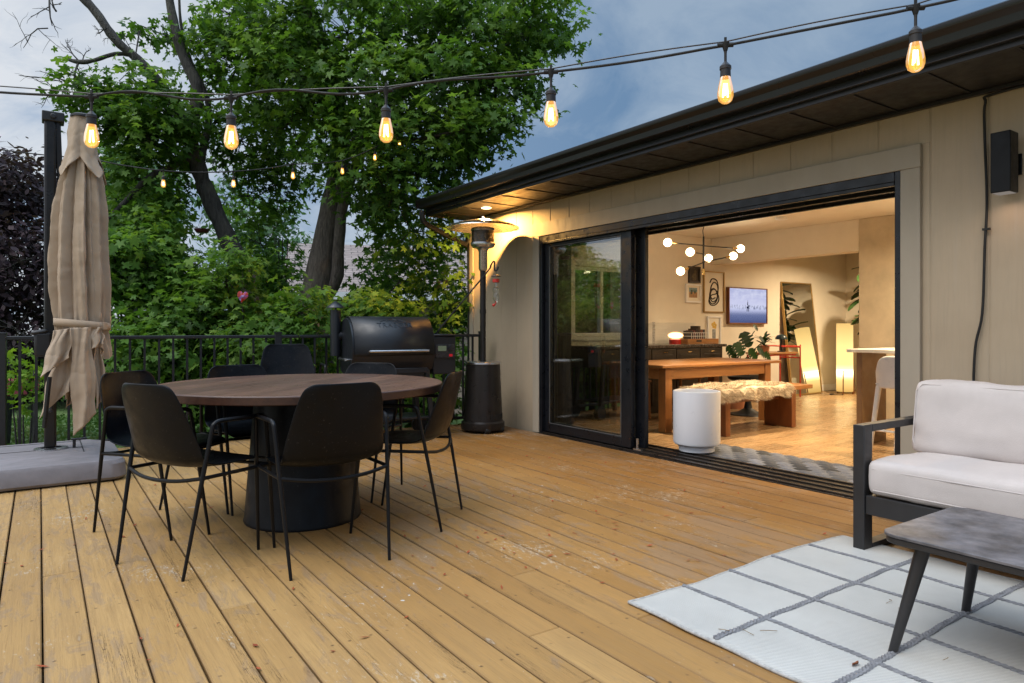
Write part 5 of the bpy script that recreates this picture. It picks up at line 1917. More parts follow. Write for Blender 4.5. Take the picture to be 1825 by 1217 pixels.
cpot = empty('counter_plant', (6.30, 2.50, .936), 'leafy green plant in a white pot on the bar counter cut off by the door jamb', 'plant')
cpot.location = (5.30, 2.20, .0)
mb = MB(); mb.lathe([(.11, 0), (.14, .45), (.13, .45), (.11, .42), (.001, .42)], 24, cap=False); obj('pot', mb, M['white_metal'], cpot)
cpot['label'] = 'leafy green plant in a tall white pot just inside the right door jamb'
mb = MB()
for k in range(60):
    a = k * 2.4
    oval_leaf(mb, Vector((0, 0, .42 + rr.uniform(0, .25))), Vector((math.cos(a), math.sin(a), rr.uniform(-.3, 1.3))), Vector((0, 0, 1)), rr.uniform(.14, .26), rr.uniform(.02, .035))
o = obj('foliage', mb, M['leaf_shrub'], cpot, angle=180); add_tint(o, .1, .9, 12)
# ------------------------------------------------------------------ foliage
def leaf_template(kind):
    if kind == 'maple':
        half = [(-82, .10), (-58, .36), (-22, .50), (2, .27), (24, .44), (40, .64), (60, .33), (74, .47), (90, .70)]
        pts = [(r_ * math.cos(R(a)), r_ * math.sin(R(a))) for a, r_ in half]
        full = pts + [(-x, y) for x, y in reversed(pts[:-1])]
        vs = [(0, 0, .0)] + [(x, y, -.16 * (x * x + y * y) * 1.2 + .05 * abs(x)) for x, y in full]
        n_ = len(full)
        fs = [(0, i + 1, (i + 1) % n_ + 1) for i in range(n_ - 1)]
    elif kind == 'star':
        half = [(-70, .18), (-15, .50), (12, .27), (42, .62), (64, .32), (90, .70)]
        pts = [(r_ * math.cos(R(a)), r_ * math.sin(R(a))) for a, r_ in half]
        full = pts + [(-x, y) for x, y in reversed(pts[:-1])]
        vs = [(0, 0, .0)] + [(x, y, -.15 * (x * x + y * y)) for x, y in full]
        n_ = len(full)
        fs = [(0, i + 1, (i + 1) % n_ + 1) for i in range(n_ - 1)]
    else:
        vs = [(0, -.5, 0), (.26, -.1, -.04), (.20, .25, -.05), (0, .55, -.1), (-.20, .25, -.05), (-.26, -.1, -.04)]
        fs = [(0, 1, 2), (0, 2, 3), (0, 3, 4), (0, 4, 5)]
    return np.array(vs, dtype=np.float64), np.array(fs, dtype=np.int64)


def leaves_mesh(name, pos, nrm, size, tint, kind, mat):
    """one mesh of many small leaves; pos, nrm (N,3), size, tint (N,)"""
    T, F = leaf_template(kind)
    N_ = len(pos)
    nrm = nrm / (np.linalg.norm(nrm, axis=1, keepdims=True) + 1e-9)
    rnd = rng.normal(size=(N_, 3))
    # leaf tips hang down a little
    rnd[:, 2] -= .8
    tx = np.cross(rnd, nrm)
    tx /= np.linalg.norm(tx, axis=1, keepdims=True) + 1e-9
    ty = np.cross(nrm, tx)
    asp = rng.uniform(.72, 1.12, (N_, 1, 1))
    V = (T[None, :, 0, None] * asp * tx[:, None, :] + T[None, :, 1, None] * ty[:, None, :] + T[None, :, 2, None] * nrm[:, None, :] * rng.uniform(-.3, 3.4, (N_, 1, 1))) * size[:, None, None] + pos[:, None, :]
    nv = len(T)
    V = V.reshape(-1, 3)
    Fi = (F[None] + (np.arange(N_) * nv)[:, None, None]).reshape(-1, 3)
    me = bpy.data.meshes.new(name)
    me.vertices.add(len(V))
    me.vertices.foreach_set('co', V.astype(np.float32).ravel())
    me.loops.add(Fi.size)
    me.loops.foreach_set('vertex_index', Fi.astype(np.int32).ravel())
    me.polygons.add(len(Fi))
    me.polygons.foreach_set('loop_start', (np.arange(len(Fi)) * 3).astype(np.int32))
    me.update()
    a = me.attributes.new('tint', 'FLOAT', 'FACE')
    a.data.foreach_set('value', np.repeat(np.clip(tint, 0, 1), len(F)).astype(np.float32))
    me.materials.append(mat)
    o = bpy.data.objects.new(name, me)
    COL.objects.link(o)
    return o


def crown(parent, blobs, size, mat, kind='maple', per=16, spread=.17, shell=.55, up=.9, name='crown', dark_low=.25):
    """blobs: (centre, (rx, ry, rz), n leaves). Leaves sit in sprays round twig tips, denser toward the outside of each blob"""
    P, Q, Sz, Ti = [], [], [], []
    tw_mb = []
    for c, rad, n_ in blobs:
        c = np.array(c, dtype=float)
        rad = np.array(rad, dtype=float)
        nt_ = max(1, n_ // per)
        d = rng.normal(size=(nt_, 3))
        d /= np.linalg.norm(d, axis=1, keepdims=True)
        rr_ = rng.uniform(shell, 1.0, nt_) ** .7
        tips = c + d * rr_[:, None] * rad
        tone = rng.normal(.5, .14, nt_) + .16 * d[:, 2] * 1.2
        k = rng.poisson(per, nt_) + 2
        idx = np.repeat(np.arange(nt_), k)
        m = len(idx)
        off = rng.normal(size=(m, 3)) * spread * np.array([1, 1, .62])
        p = tips[idx] + off
        for t_ in range(0, nt_, 3):
            tw_mb.append((c, tips[t_]))
        nr = rng.normal(size=(m, 3)) * .55 + np.array([0, 0, up]) + d[idx] * .55
        P.append(p)
        Q.append(nr)
        Sz.append(size * rng.uniform(.5, 1.35, m))
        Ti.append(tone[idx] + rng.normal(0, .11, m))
    P = np.concatenate(P) - np.array(parent.location)
    o = leaves_mesh(name, P, np.concatenate(Q), np.concatenate(Sz), np.concatenate(Ti), kind, mat)
    o.parent = parent
    tb = MB()
    base_ = Vector(parent.location)
    for c, tip in tw_mb:
        a_, b_ = Vector(c) - base_, Vector(tip) - base_
        m_ = a_.lerp(b_, .5) + Vector((rng.normal() * .06, rng.normal() * .06, -.08))
        tb.tube([a_, m_, b_], [size * .07, size * .05, size * .02], 4, cap=False)
    cs = [Vector(b[0]) - base_ for b in blobs]
    done = [0]
    while len(done) < len(cs):
        best = min(((cs[i] - cs[j]).length, i, j) for i in done for j in range(len(cs)) if j not in done)
        a_, b_ = cs[best[1]], cs[best[2]]
        tb.tube([a_, a_.lerp(b_, .5) + Vector((0, 0, -.05)), b_], [size * .09, size * .08, size * .07], 5)
        done.append(best[2])
    obj('branchwork', tb, M['bark_dark'], parent, angle=180)
    return o


def limb(mb, pts, radii, n_=10, wob=.02, sub=5):
    pts = smooth_path(pts, sub)
    ks = np.linspace(0, 1, len(radii))
    rs = [float(np.interp(i / (len(pts) - 1), ks, radii)) for i in range(len(pts))]
    q = []
    for i, p in enumerate(pts):
        w = wob * rs[i] * 6
        q.append(p + Vector((rng.normal() * w * .3, rng.normal() * w * .3, 0)))
    rs = [r_ * (1 + rng.normal() * .05) for r_ in rs]
    mb.tube(q, rs, n_)


def twigs(mb, start, d, L, r, depth):
    """bare branching twigs"""
    d = d.normalized()
    pts = [start]
    p = Vector(start)
    for k in range(4):
        d = (d + Vector(rng.normal(size=3)) * .22).normalized()
        p = p + d * (L / 4)
        pts.append(p)
    mb.tube(pts, [r, r * .9, r * .75, r * .6, r * .4], 5)
    if depth:
        for k in range(3):
            q = pts[1 + k]
            dd = (d + Vector(rng.normal(size=3)) * .8).normalized()
            twigs(mb, q, dd, L * rng.uniform(.4, .65), r * .55, depth - 1)


GZ = -1.0
# the big maple behind the grill
tp = at(575, 584, 9.0)
t1 = empty('maple_tree', (tp.x, tp.y, GZ), 'big maple with a thick forked trunk rising behind the grill and chimney', 'tree')
rel1 = lambda q: Vector(q) - Vector((tp.x, tp.y, GZ))
mb = MB()
limb(mb, [(0, .0, -.1), rel1(at(560, 600, 9.0)), rel1(at(572, 480, 9.0)), rel1(at(588, 380, 9.0)), rel1(at(606, 280, 9.05)), rel1(at(600, 170, 9.1)), rel1(at(560, 60, 9.2)), rel1(at(535, -60, 9.3))], [.26, .25, .175, .135, .12, .11, .09, .07], 14, .015)
limb(mb, [rel1(at(566, 545, 9.0)), rel1(at(598, 500, 8.95)), rel1(at(604, 440, 8.9)), rel1(at(612, 360, 8.85)), rel1(at(650, 260, 8.8)), rel1(at(720, 150, 8.7)), rel1(at(800, 60, 8.6))], [.10, .085, .075, .07, .06, .05, .02], 10)
limb(mb, [rel1(at(606, 290, 9.05)), rel1(at(680, 190, 9.5)), rel1(at(760, 80, 9.8)), rel1(at(830, -20, 9.9))], [.08, .07, .05, .03])
limb(mb, [rel1(at(600, 200, 9.1)), rel1(at(520, 120, 8.8)), rel1(at(450, 40, 8.6))], [.07, .05, .03])
limb(mb, [rel1(at(600, 250, 9.1)), rel1(at(560, 130, 8.6)), rel1(at(548, 20, 8.4)), rel1(at(530, -80, 8.3))], [.07, .065, .055, .04])
limb(mb, [rel1(at(700, 175, 8.7)), rel1(at(830, 130, 8.5)), rel1(at(930, 60, 8.4))], [.045, .03, .012])
limb(mb, [rel1(at(640, 270, 8.8)), rel1(at(740, 250, 8.2)), rel1(at(830, 230, 7.9))], [.04, .028, .012])
obj('trunk', mb, M['bark'], t1, angle=180)
B1 = []
def B(px, py, d, rpx, rpy, rz_, n_):
    c = at(px, py, d)
    s = d / FPX
    B1.append((tuple(c), (rpx * s, rz_, rpy * s), n_))
B(620, 60, 8.6, 130, 90, 1.0, 2600)
B(740, 40, 8.7, 130, 95, 1.0, 2700)
B(870, 50, 8.6, 120, 90, 1.0, 2500)
B(945, 50, 8.5, 72, 75, .7, 1250)
B(470, 40, 8.8, 90, 85, 1.0, 1500)
B(530, 130, 8.3, 110, 80, .8, 1700)
B(660, 170, 8.2, 120, 80, .9, 2200)
B(790, 170, 8.3, 120, 80, 1.0, 2300)
B(885, 150, 8.3, 62, 60, .7, 1100)
B(885, 225, 8.1, 42, 45, .5, 560)
B(835, 250, 8.0, 66, 52, .6, 900)
B(750, 265, 8.1, 110, 65, .9, 1800)
B(640, 270, 8.3, 90, 60, .7, 1100)
B(540, 270, 9.9, 75, 70, .7, 900)
B(520, 215, 8.6, 60, 60, .6, 600)
B(700, 340, 8.1, 105, 55, .8, 1300)
B(660, 345, 8.8, 60, 45, .5, 500)
B(735, 410, 8.4, 75, 60, .7, 900)
B(680, 420, 9.4, 55, 55, .5, 420)
B(800, 500, 8.8, 70, 80, .7, 900)
B(715, 500, 9.0, 70, 60, .6, 600)
B(655, 480, 9.7, 42, 55, .4, 420)
B(700, -60, 9.2, 320, 60, 1.5, 2600)
B1 = [(c_, r_, int(n_ * .64)) for c_, r_, n_ in B1]
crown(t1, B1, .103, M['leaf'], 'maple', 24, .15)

# leaning maple on the left with the dead limb
tp2 = at(452, 640, 8.6)
t2 = empty('maple_tree', (tp2.x, tp2.y, GZ), 'slanting maple trunk leaning left behind the railing with a bare dead limb against the sky', 'tree')
rel2 = lambda q: Vector(q) - Vector((tp2.x, tp2.y, GZ))
mb = MB()
limb(mb, [(.05, 0, -.1), rel2(at(452, 560, 8.6)), rel2(at(425, 470, 8.6)), rel2(at(390, 390, 8.6)), rel2(at(360, 320, 8.6)), rel2(at(340, 240, 8.6)), rel2(at(352, 160, 8.6)), rel2(at(322, 90, 8.6)), rel2(at(302, 0, 8.6)), rel2(at(296, -60, 8.6))], [.15, .14, .12, .105, .10, .085, .07, .06, .05, .045], 12, .02)
limb(mb, [rel2(at(338, 240, 8.6)), rel2(at(300, 170, 8.4)), rel2(at(255, 115, 8.3)), rel2(at(205, 70, 8.2)), rel2(at(170, 20, 8.2)), rel2(at(130, -20, 8.2))], [.07, .062, .058, .052, .05, .05], 10)
limb(mb, [rel2(at(238, 98, 8.3)), rel2(at(205, 96, 8.2)), rel2(at(165, 108, 8.1)), rel2(at(140, 110, 8.1)), rel2(at(112, 104, 8.1))], [.026, .026, .024, .03, .008], 8)
limb(mb, [rel2(at(357, 290, 8.6)), rel2(at(372, 190, 8.8)), rel2(at(340, 110, 8.8)), rel2(at(322, 40, 8.8)), rel2(at(318, -60, 8.8))], [.05, .038, .028, .018, .012], 8)
for (a, b, r_) in (((140, 110), (125, 145), .014), ((125, 145), (90, 150), .010), ((125, 145), (70, 170), .009), ((140, 108), (100, 75), .009), ((205, 70), (180, 60), .008), ((110, 145), (60, 175), .007), ((150, 112), (130, 90), .008), ((100, 20), (86, 0), .012), ((85, 50), (20, 28), .008), ((88, 0), (82, 50), .012), ((255, 115), (230, 70), .008), ((190, 50), (165, 65), .008)):
    s_, e_ = rel2(at(*a, 8.1)), rel2(at(*b, 8.1))
    twigs(mb, s_, e_ - s_, (e_ - s_).length * 1.15, r_, 2)
limb(mb, [rel2(at(190, 392, 7.8)), rel2(at(232, 350, 8.0)), rel2(at(275, 310, 8.2)), rel2(at(350, 280, 8.6))], [.025, .032, .036, .03], 8)
obj('trunk', mb, M['bark_dark'], t2, angle=180)
B1 = []
B(425, 115, 9.2, 80, 75, .8, 1000)
B(360, 75, 8.9, 50, 35, .4, 170)
B(250, 45, 8.5, 40, 24, .3, 80)
B(200, 205, 8.2, 70, 40, .5, 260)
B(300, 200, 8.3, 80, 45, .6, 460)
B(230, 155, 8.2, 85, 30, .5, 420)
B(160, 165, 8.1, 50, 25, .4, 160)
B(410, 25, 9.2, 60, 55, .7, 420)
B(240, 210, 8.2, 70, 35, .5, 420)
B(270, 250, 8.3, 70, 45, .6, 560)
B(430, 250, 9.3, 70, 60, .6, 700)
B(475, 170, 9.2, 50, 60, .6, 460)
B(260, 320, 8.4, 75, 45, .6, 560)
B(250, 380, 8.4, 65, 50, .6, 560)
B(440, 350, 9.6, 50, 50, .5, 260)
B(490, 330, 9.4, 50, 50, .5, 360)
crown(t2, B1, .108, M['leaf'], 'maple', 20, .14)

# saplings and shrubs behind the railing, one by one
GS = 'leafy saplings along the railing'
saps = [
    (235, 520, 7.6, 62, 95, 1300, 'leafy green sapling just right of the folded umbrella, behind the railing'),
    (285, 485, 7.9, 62, 90, 1500, 'dense maple sapling left of the leaning trunk'),
    (300, 600, 7.3, 85, 70, 1500, 'low bright sapling behind the railing above the left chairs'),
    (390, 540, 7.5, 70, 85, 1600, 'maple sapling beneath the leaning trunk where the heart ornament hangs'),
    (455, 590, 7.2, 70, 75, 1600, 'bright sapling behind the railing left of the stacked chairs'),
    (495, 480, 9.3, 48, 95, 900, 'tall sapling between the leaning trunk and the thick forked trunk'),
    (530, 600, 7.3, 60, 70, 1200, 'sapling at the foot of the thick maple trunk, behind the stacked chairs'),
    (690, 565, 8.2, 80, 50, 1000, 'sapling rising behind the barrel of the grill'),
    (785, 600, 8.6, 34, 90, 900, 'sapling between the grill and the patio heater'),
    (745, 700, 7.9, 60, 50, 800, 'low sapling seen through the balusters under the grill hopper'),
    (400, 690, 7.3, 130, 60, 1300, 'low bushy shrub seen through the balusters behind the left chairs'),
    (265, 725, 7.2, 42, 40, 300, 'small shrub below the railing beside the umbrella base'),
    (590, 700, 7.6, 110, 60, 1000, 'low shrub behind the railing below the grill barrel'),
]
for k, (px, py, d, rpx, rpy, n_, lab) in enumerate(saps):
    c = at(px, py, d)
    t = empty('maple_sapling', (c.x, c.y, GZ), lab, 'shrub', GS)
    mb = MB()
    zt = c.z - GZ
    for j in range(4):
        a = rng.uniform(0, 6.3)
        s_ = rng.uniform(.15, .5) * rpx * d / FPX
        limb(mb, [(rng.normal() * .05, rng.normal() * .05, 0), (s_ * .4 * math.cos(a), s_ * .4 * math.sin(a), zt * .5), (s_ * math.cos(a), s_ * math.sin(a), zt + rpy * d / FPX * .6)], [.022, .016, .006], 6)
    obj('stem', mb, M['bark_dark'], t, angle=180)
    s = d / FPX
    B1 = []
    for j in range(5):
        o_ = rng.normal(size=3) * .42
        B1.append(((c.x + o_[0] * rpx * s, c.y + o_[1] * .35, c.z + o_[2] * rpy * s), (rpx * s * .72, .42, rpy * s * .68), int(n_ * .27)))
    crown(t, B1, .098, M['leaf_shrub'] if k % 3 != 1 else M['leaf'], 'maple', 18, .13)

# yellow-green young shoots at the far left
c = at(45, 690, 6.6)
t = empty('young_shrub', (c.x, c.y, GZ), 'yellow green leafy shoots behind the balusters left of the umbrella mast', 'shrub')
mb = MB()
for (px, py) in ((15, 640), (40, 690), (60, 660), (30, 730), (65, 720)):
    e_ = at(px, py, 6.6) - Vector((c.x, c.y, GZ))
    limb(mb, [(0, 0, 0), tuple(e_ * .6), tuple(e_)], [.012, .009, .004], 5)
obj('stem', mb, M['bark_dark'], t, angle=180)
B1 = []
for (px, py, rpx, rpy, n_) in ((15, 645, 18, 18, 40), (42, 680, 22, 20, 60), (62, 665, 14, 20, 40), (60, 710, 14, 16, 26)):
    B(px, py, 6.6, rpx, rpy, .2, n_)
crown(t, B1, .10, M['leaf_yellow'], 'star', 9, .08)

# dark purple plum on the left, pale tree behind
c = at(0, 500, 12)
t = empty('plum_tree', (c.x, c.y, GZ), 'dark purple leaved plum tree behind the umbrella at the left edge', 'tree')
mb = MB()
rl = lambda q: Vector(q) - Vector((c.x, c.y, GZ))
limb(mb, [(0, 0, -.1), rl(at(10, 620, 12)), rl(at(-10, 450, 12)), rl(at(10, 300, 12))], [.14, .12, .09, .05])
limb(mb, [rl(at(0, 560, 12)), rl(at(90, 450, 11.8)), rl(at(150, 380, 11.6))], [.07, .05, .02])
for (a, b) in (((130, 640), (20, 560)), ((130, 700), (60, 600)), ((120, 560), (0, 600)), ((60, 460), (10, 500)), ((60, 580), (20, 640))):
    s_, e_ = rl(at(*a, 10.9)), rl(at(*b, 10.9))
    twigs(mb, s_, e_ - s_, (e_ - s_).length, .010, 2)
obj('trunk', mb, M['bark_dark'], t, angle=180)
B1 = []
B(-30, 360, 12, 110, 90, 1.3, 3000)
B(30, 330, 11.8, 60, 60, .9, 1200)
B(30, 470, 11.8, 110, 100, 1.3, 3200)
B(105, 490, 11.8, 65, 90, 1.0, 1500)
B(150, 590, 11.8, 45, 60, .8, 800)
B(30, 600, 11.8, 100, 60, 1.1, 1700)
B(-80, 520, 12, 100, 160, 1.4, 2500)
crown(t, B1, .125, M['leaf_plum'], 'oval', 16, .20)

c = at(235, 420, 24)
t = empty('pale_tree', (c.x, c.y, GZ), 'pale hazy green tree in the distance right of the folded umbrella', 'tree')
mb = MB(); limb(mb, [(0, 0, -.1), (0, 0, 3.0), (.3, .2, 6.0)], [.3, .2, .06]); limb(mb, [(0, 0, 2.5), (1.2, .2, 4.6)], [.12, .04]); limb(mb, [(0, 0, 2.8), (-1.1, .2, 5.0)], [.12, .04]); obj('trunk', mb, M['bark'], t, angle=180)
B1 = []
for (px, py, rpx, rpy, n_) in ((225, 330, 45, 45, 1900), (265, 380, 50, 45, 1900), (190, 390, 45, 55, 1700), (240, 450, 70, 50, 2400), (215, 290, 28, 26, 600), (285, 330, 26, 30, 500), (170, 470, 60, 60, 1800)):
    B(px, py, 24, rpx, rpy, 1.2, n_)
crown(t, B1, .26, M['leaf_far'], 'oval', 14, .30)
c = at(480, 460, 22)
t = empty('pale_tree', (c.x, c.y, GZ), 'sparse greyish tree in the distance behind the leaning trunk', 'tree')
mb = MB(); limb(mb, [(0, 0, -.1), (0, 0, 3.0), (.3, .2, 6.0)], [.25, .18, .05]); limb(mb, [(0, 0, 2.2), (1.4, .2, 4.4)], [.12, .04]); limb(mb, [(0, 0, 2.4), (-1.3, .2, 4.8)], [.12, .04]); obj('trunk', mb, M['bark'], t, angle=180)
B1 = []
for (px, py, rpx, rpy, n_) in ((470, 400, 60, 50, 700), (430, 470, 60, 60, 900), (520, 470, 60, 60, 900), (400, 360, 40, 40, 260), (480, 540, 90, 40, 1200)):
    B(px, py, 22, rpx, rpy, 1.2, n_)
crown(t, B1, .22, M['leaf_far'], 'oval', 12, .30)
# bushes standing on the lawn farther back
GB = 'bushes at the back of the garden'
for (px, d, hpx, lab) in ((-60, 17, 150, 'dark bush at the back of the lawn beyond the left edge of the railing'), (70, 19, 130, 'dark bush at the back of the lawn behind the umbrella mast'), (210, 18, 140, 'dark bush at the back of the lawn behind the umbrella cloth'), (340, 17, 150, 'deep green bush far behind the left saplings'), (620, 14, 170, 'deep green bush far behind the grill chimney'), (470, 16, 150, 'deep green bush far behind the stacked chairs')):
    c = at(px, 650, d)
    t = empty('garden_bush', (c.x, c.y, GZ), lab, 'bush', GB)
    mb = MB(); limb(mb, [(0, 0, 0), (.05, 0, .6), (.1, .05, 1.2)], [.08, .05, .02], 6); obj('stem', mb, M['bark_dark'], t, angle=180)
    B1 = []
    s = d / FPX
    for j in range(6):
        B1.append(((c.x + rng.normal() * .8, c.y + rng.normal() * .5, GZ + hpx * s * (.32 + .10 * j) * .9), (1.2, .9, hpx * s * .28), 700))
    crown(t, B1, .16, M['leaf_plum'] if px < 200 else M['leaf_shrub'], 'oval', 14, .22)

# grass blades near enough to read
npz = 26000
gx = rng.uniform(-9, 3.5, npz)
gyy = rng.uniform(8.0, 19, npz)
P = np.stack([gx, gyy, np.full(npz, GZ + .035)], 1)
Q = rng.normal(size=(npz, 3)) * np.array([1, 1, .3]) + np.array([0, -.6, .25])
o = leaves_mesh('grass', P, Q, rng.uniform(.06, .12, npz), np.clip(.45 + .25 * np.sin(gx * 1.3 + gyy * .9) + rng.normal(0, .15, npz), 0, 1), 'oval', leaf_mat('grass_blade', (.045, .11, .02), (.11, .20, .045), (.22, .25, .10), .2))
tag(o, kind='stuff')

# red planter standing on the lawn, car far behind
c = at(28, 735, 10.5)
t = empty('flower_trough', (c.x, c.y, GZ), 'faded red flower trough on the lawn behind the left balusters', 'planter')
zc = at(28, 690, 10.5).z - GZ
mb = MB(); mb.prism(rrect(.30, .14, .02), zc - .12, zc + .13); obj('trough', mb, paint('faded_red', (.30, .05, .07), .6), t, bevel=.02)
mb = MB()
for sx_ in (-.22, .22):
    for sy_ in (-.09, .09):
        mb.b2(sx_ - .02, sx_ + .02, sy_ - .02, sy_ + .02, 0, zc - .12)
obj('stand', mb, M['bark_dark'], t)

# ------------------------------------------------------------------ ornaments in the trees
hp = at(432, 528, 6.95)
t = empty('heart_suncatcher', hp, 'red faceted glass heart hanging among the sapling leaves', 'ornament')
mb = MB()
out = []
for k in range(28):
    a = 2 * PI * k / 28
    out.append((.0036 * 16 * math.sin(a) ** 3 * .92, .0043 * (13 * math.cos(a) - 5 * math.cos(2 * a) - 2 * math.cos(3 * a) - math.cos(4 * a))))
vs = [(x, 0, z) for x, z in out] + [(0, -.02, -.005), (0, .02, -.005)]
fs = [(i, (i + 1) % 28, 28) for i in range(28)] + [((i + 1) % 28, i, 29) for i in range(28)]
mb.add(vs, fs)
def heart_mat():
    m, nt, out_ = new_mat('heart_glass')
    N = NT(nt)
    bs = N.n('ShaderNodeBsdfPrincipled')
    f = N.noise(N.coords('Object'), 22, 2, .5)
    N.l(N.ramp(f, [(.35, (.30, .015, .01)), (.5, (.45, .06, .04)), (.6, (.25, .12, .45)), (.72, (.6, .65, .7))], 'LINEAR'), bs.inputs['Base Color'])
    bs.inputs['Roughness'].default_value = .08
    N.l(bs.outputs[0], out_.inputs[0])
    return m
hg = obj('glass', mb, heart_mat(), t, flat=True)
mb = MB(); mb.tube([(0, 0, .045), (0, 0, .26)], .0015, 5); obj('thread', mb, M['rubber'], t)
hg.rotation_euler = (0, R(8), R(-20))
fp2 = at(360, 408, 7.9)
t = empty('hanging_feeder', fp2, 'small dark red dish feeder hanging beside the leaning maple trunk', 'bird feeder')
mb = MB(); mb.lathe([(.001, -.05), (.06, -.045), (.085, -.01), (.088, .0), (.078, .0), (.06, -.02), (.001, -.03)], 24, cap=False); obj('dish', mb, paint('feeder_maroon', (.06, .01, .015), .35), t)
mb = MB()
for k in range(3):
    a = k * 2.094
    mb.tube([(.083 * math.cos(a), .083 * math.sin(a), 0), (0, 0, .16)], .002, 5)
mb.tube([(0, 0, .16), (0, 0, .5)], .002, 5)
obj('wire', mb, M['rubber'], t)

# ------------------------------------------------------------------ neighbour's house behind the trees
nb = at(930, 584, 17)
nh = empty('neighbour_house', (nb.x, nb.y, GZ), 'pinkish lap sided neighbour house with grey gable roof behind the trees and grill', 'house', rz=R(-20))
mb = MB(); mb.b2(-5.2, 5.2, -.2, 6, 0, 2.95)
lap = shingle_material('lap_siding', (.40, .30, .255), (.44, .335, .285), .18, 3.6, (R(90), 0, 0))
obj('wall', mb, lap, nh)
mb = MB()
mb.add([(-5.7, -.7, 2.85), (5.7, -.7, 2.85), (5.7, 2.9, 4.35), (-5.7, 2.9, 4.35), (5.7, 6.5, 2.85), (-5.7, 6.5, 2.85), (-5.7, -.7, 2.75), (5.7, -.7, 2.75), (5.7, 6.5, 2.75), (-5.7, 6.5, 2.75)],
       [(0, 1, 2, 3), (3, 2, 4, 5), (6, 9, 8, 7), (0, 6, 7, 1), (4, 8, 9, 5), (0, 3, 5, 9, 6), (1, 7, 8, 4, 2)])
obj('roof', mb, shingle_material('grey_shingle', (.25, .20, .18), (.30, .245, .22), .16, .34), nh, flat=True)
mb = MB(); mb.b2(-5.72, 5.72, -.735, -.705, 2.70, 2.87); obj('fascia', mb, M['white_metal'], nh)
for x in (-3.6, -.6, 2.6):
    mb = MB(); a_, b_ = x - .6, x + .6
    mb.b2(a_, b_, -.25, -.202, 1.1, 1.18); mb.b2(a_, b_, -.25, -.202, 2.12, 2.2); mb.b2(a_, a_ + .08, -.25, -.202, 1.18, 2.12); mb.b2(b_ - .08, b_, -.25, -.202, 1.18, 2.12); w_ = obj('window', mb, M['white_metal'], nh)
    mb = MB(); mb.b2(a_ + .08, b_ - .08, -.225, -.215, 1.18, 2.12); obj('pane', mb, paint('dark_pane', (.03, .04, .05), .1), w_)
# trees standing round that house, seen through the kitchen window
for (px, d, lab) in ((1085, 11.5, 'leafy tree outside the kitchen window, right of the window bar'), (985, 13.5, 'leafy tree outside the kitchen window at its left edge')):
    c = at(px, 584, d)
    t = empty('window_tree', (c.x, c.y, GZ), lab, 'tree')
    mb = MB(); limb(mb, [(0, 0, 0), (.05, 0, 1.5), (.1, .05, 3.2)], [.10, .08, .03]); limb(mb, [(0, 0, 1.2), (.5, .1, 2.4)], [.04, .015]); obj('trunk', mb, M['bark'], t, angle=180)
    B1 = []
    for (dx, dz, n_) in ((0, 2.6, 900), (.5, 1.9, 700), (-.4, 2.0, 700), (.1, 3.3, 700), (.3, 1.2, 500)):
        B1.append(((c.x + dx, c.y, GZ + dz), (.55, .5, .5), n_))
    crown(t, B1, .13, M['leaf'], 'star', 14, .18)

# ------------------------------------------------------------------ string lights
def bulb_mat():
    m, nt, out_ = new_mat('amber_bulb_glass')
    N = NT(nt)
    tr = N.n('ShaderNodeBsdfTransparent'); tr.inputs[0].default_value = (1.0, .86, .6, 1)
    gl = N.n('ShaderNodeBsdfGlossy'); gl.inputs['Roughness'].default_value = .03
    em = N.n('ShaderNodeEmission'); em.inputs[0].default_value = (1.0, .46, .08, 1); em.inputs[1].default_value = .75
    fr = N.n('ShaderNodeLayerWeight'); fr.inputs[0].default_value = .25
    m1 = N.n('ShaderNodeMixShader'); N.l(fr.outputs['Fresnel'], m1.inputs[0]); N.l(tr.outputs[0], m1.inputs[1]); N.l(gl.outputs[0], m1.inputs[2])
    ad = N.n('ShaderNodeAddShader'); N.l(m1.outputs[0], ad.inputs[0]); N.l(em.outputs[0], ad.inputs[1])
    N.l(ad.outputs[0], out_.inputs[0])
    return m
BG, FIL = bulb_mat(), emit('filament', (1.0, .66, .24), 20)
bulb_mb = MB(); bulb_mb.lathe([(.0140, -.102), (.0165, -.108), (.0182, -.118), (.0232, -.140), (.0262, -.160), (.0262, -.174), (.0215, -.188), (.012, -.196), (.001, -.198)], 24, cap=False)
fil_mb = MB()
for sx_ in (-1, 1):
    fil_mb.tube([(sx_ * .0045, 0, -.13), (sx_ * .0080, 0, -.176)], .0028, 6)
fil_mb.tube([(0, .004, -.128), (0, .0065, -.168)], .002, 6)
sock_mb = MB()
sock_mb.lathe([(.006, -.012), (.0045, -.03), (.0045, -.056), (.010, -.062), (.019, -.072), (.0195, -.082), (.017, -.084), (.0175, -.108), (.0145, -.112)], 20)
tee_mb = MB(); tee_mb.tube([(-.026, 0, 0), (.026, 0, 0)], .0078, 10); tee_mb.lathe([(.013, .008), (.011, -.004), (.0065, -.02)], 12); tee_mb.box((0, 0, .016), (.008, .005, .020))


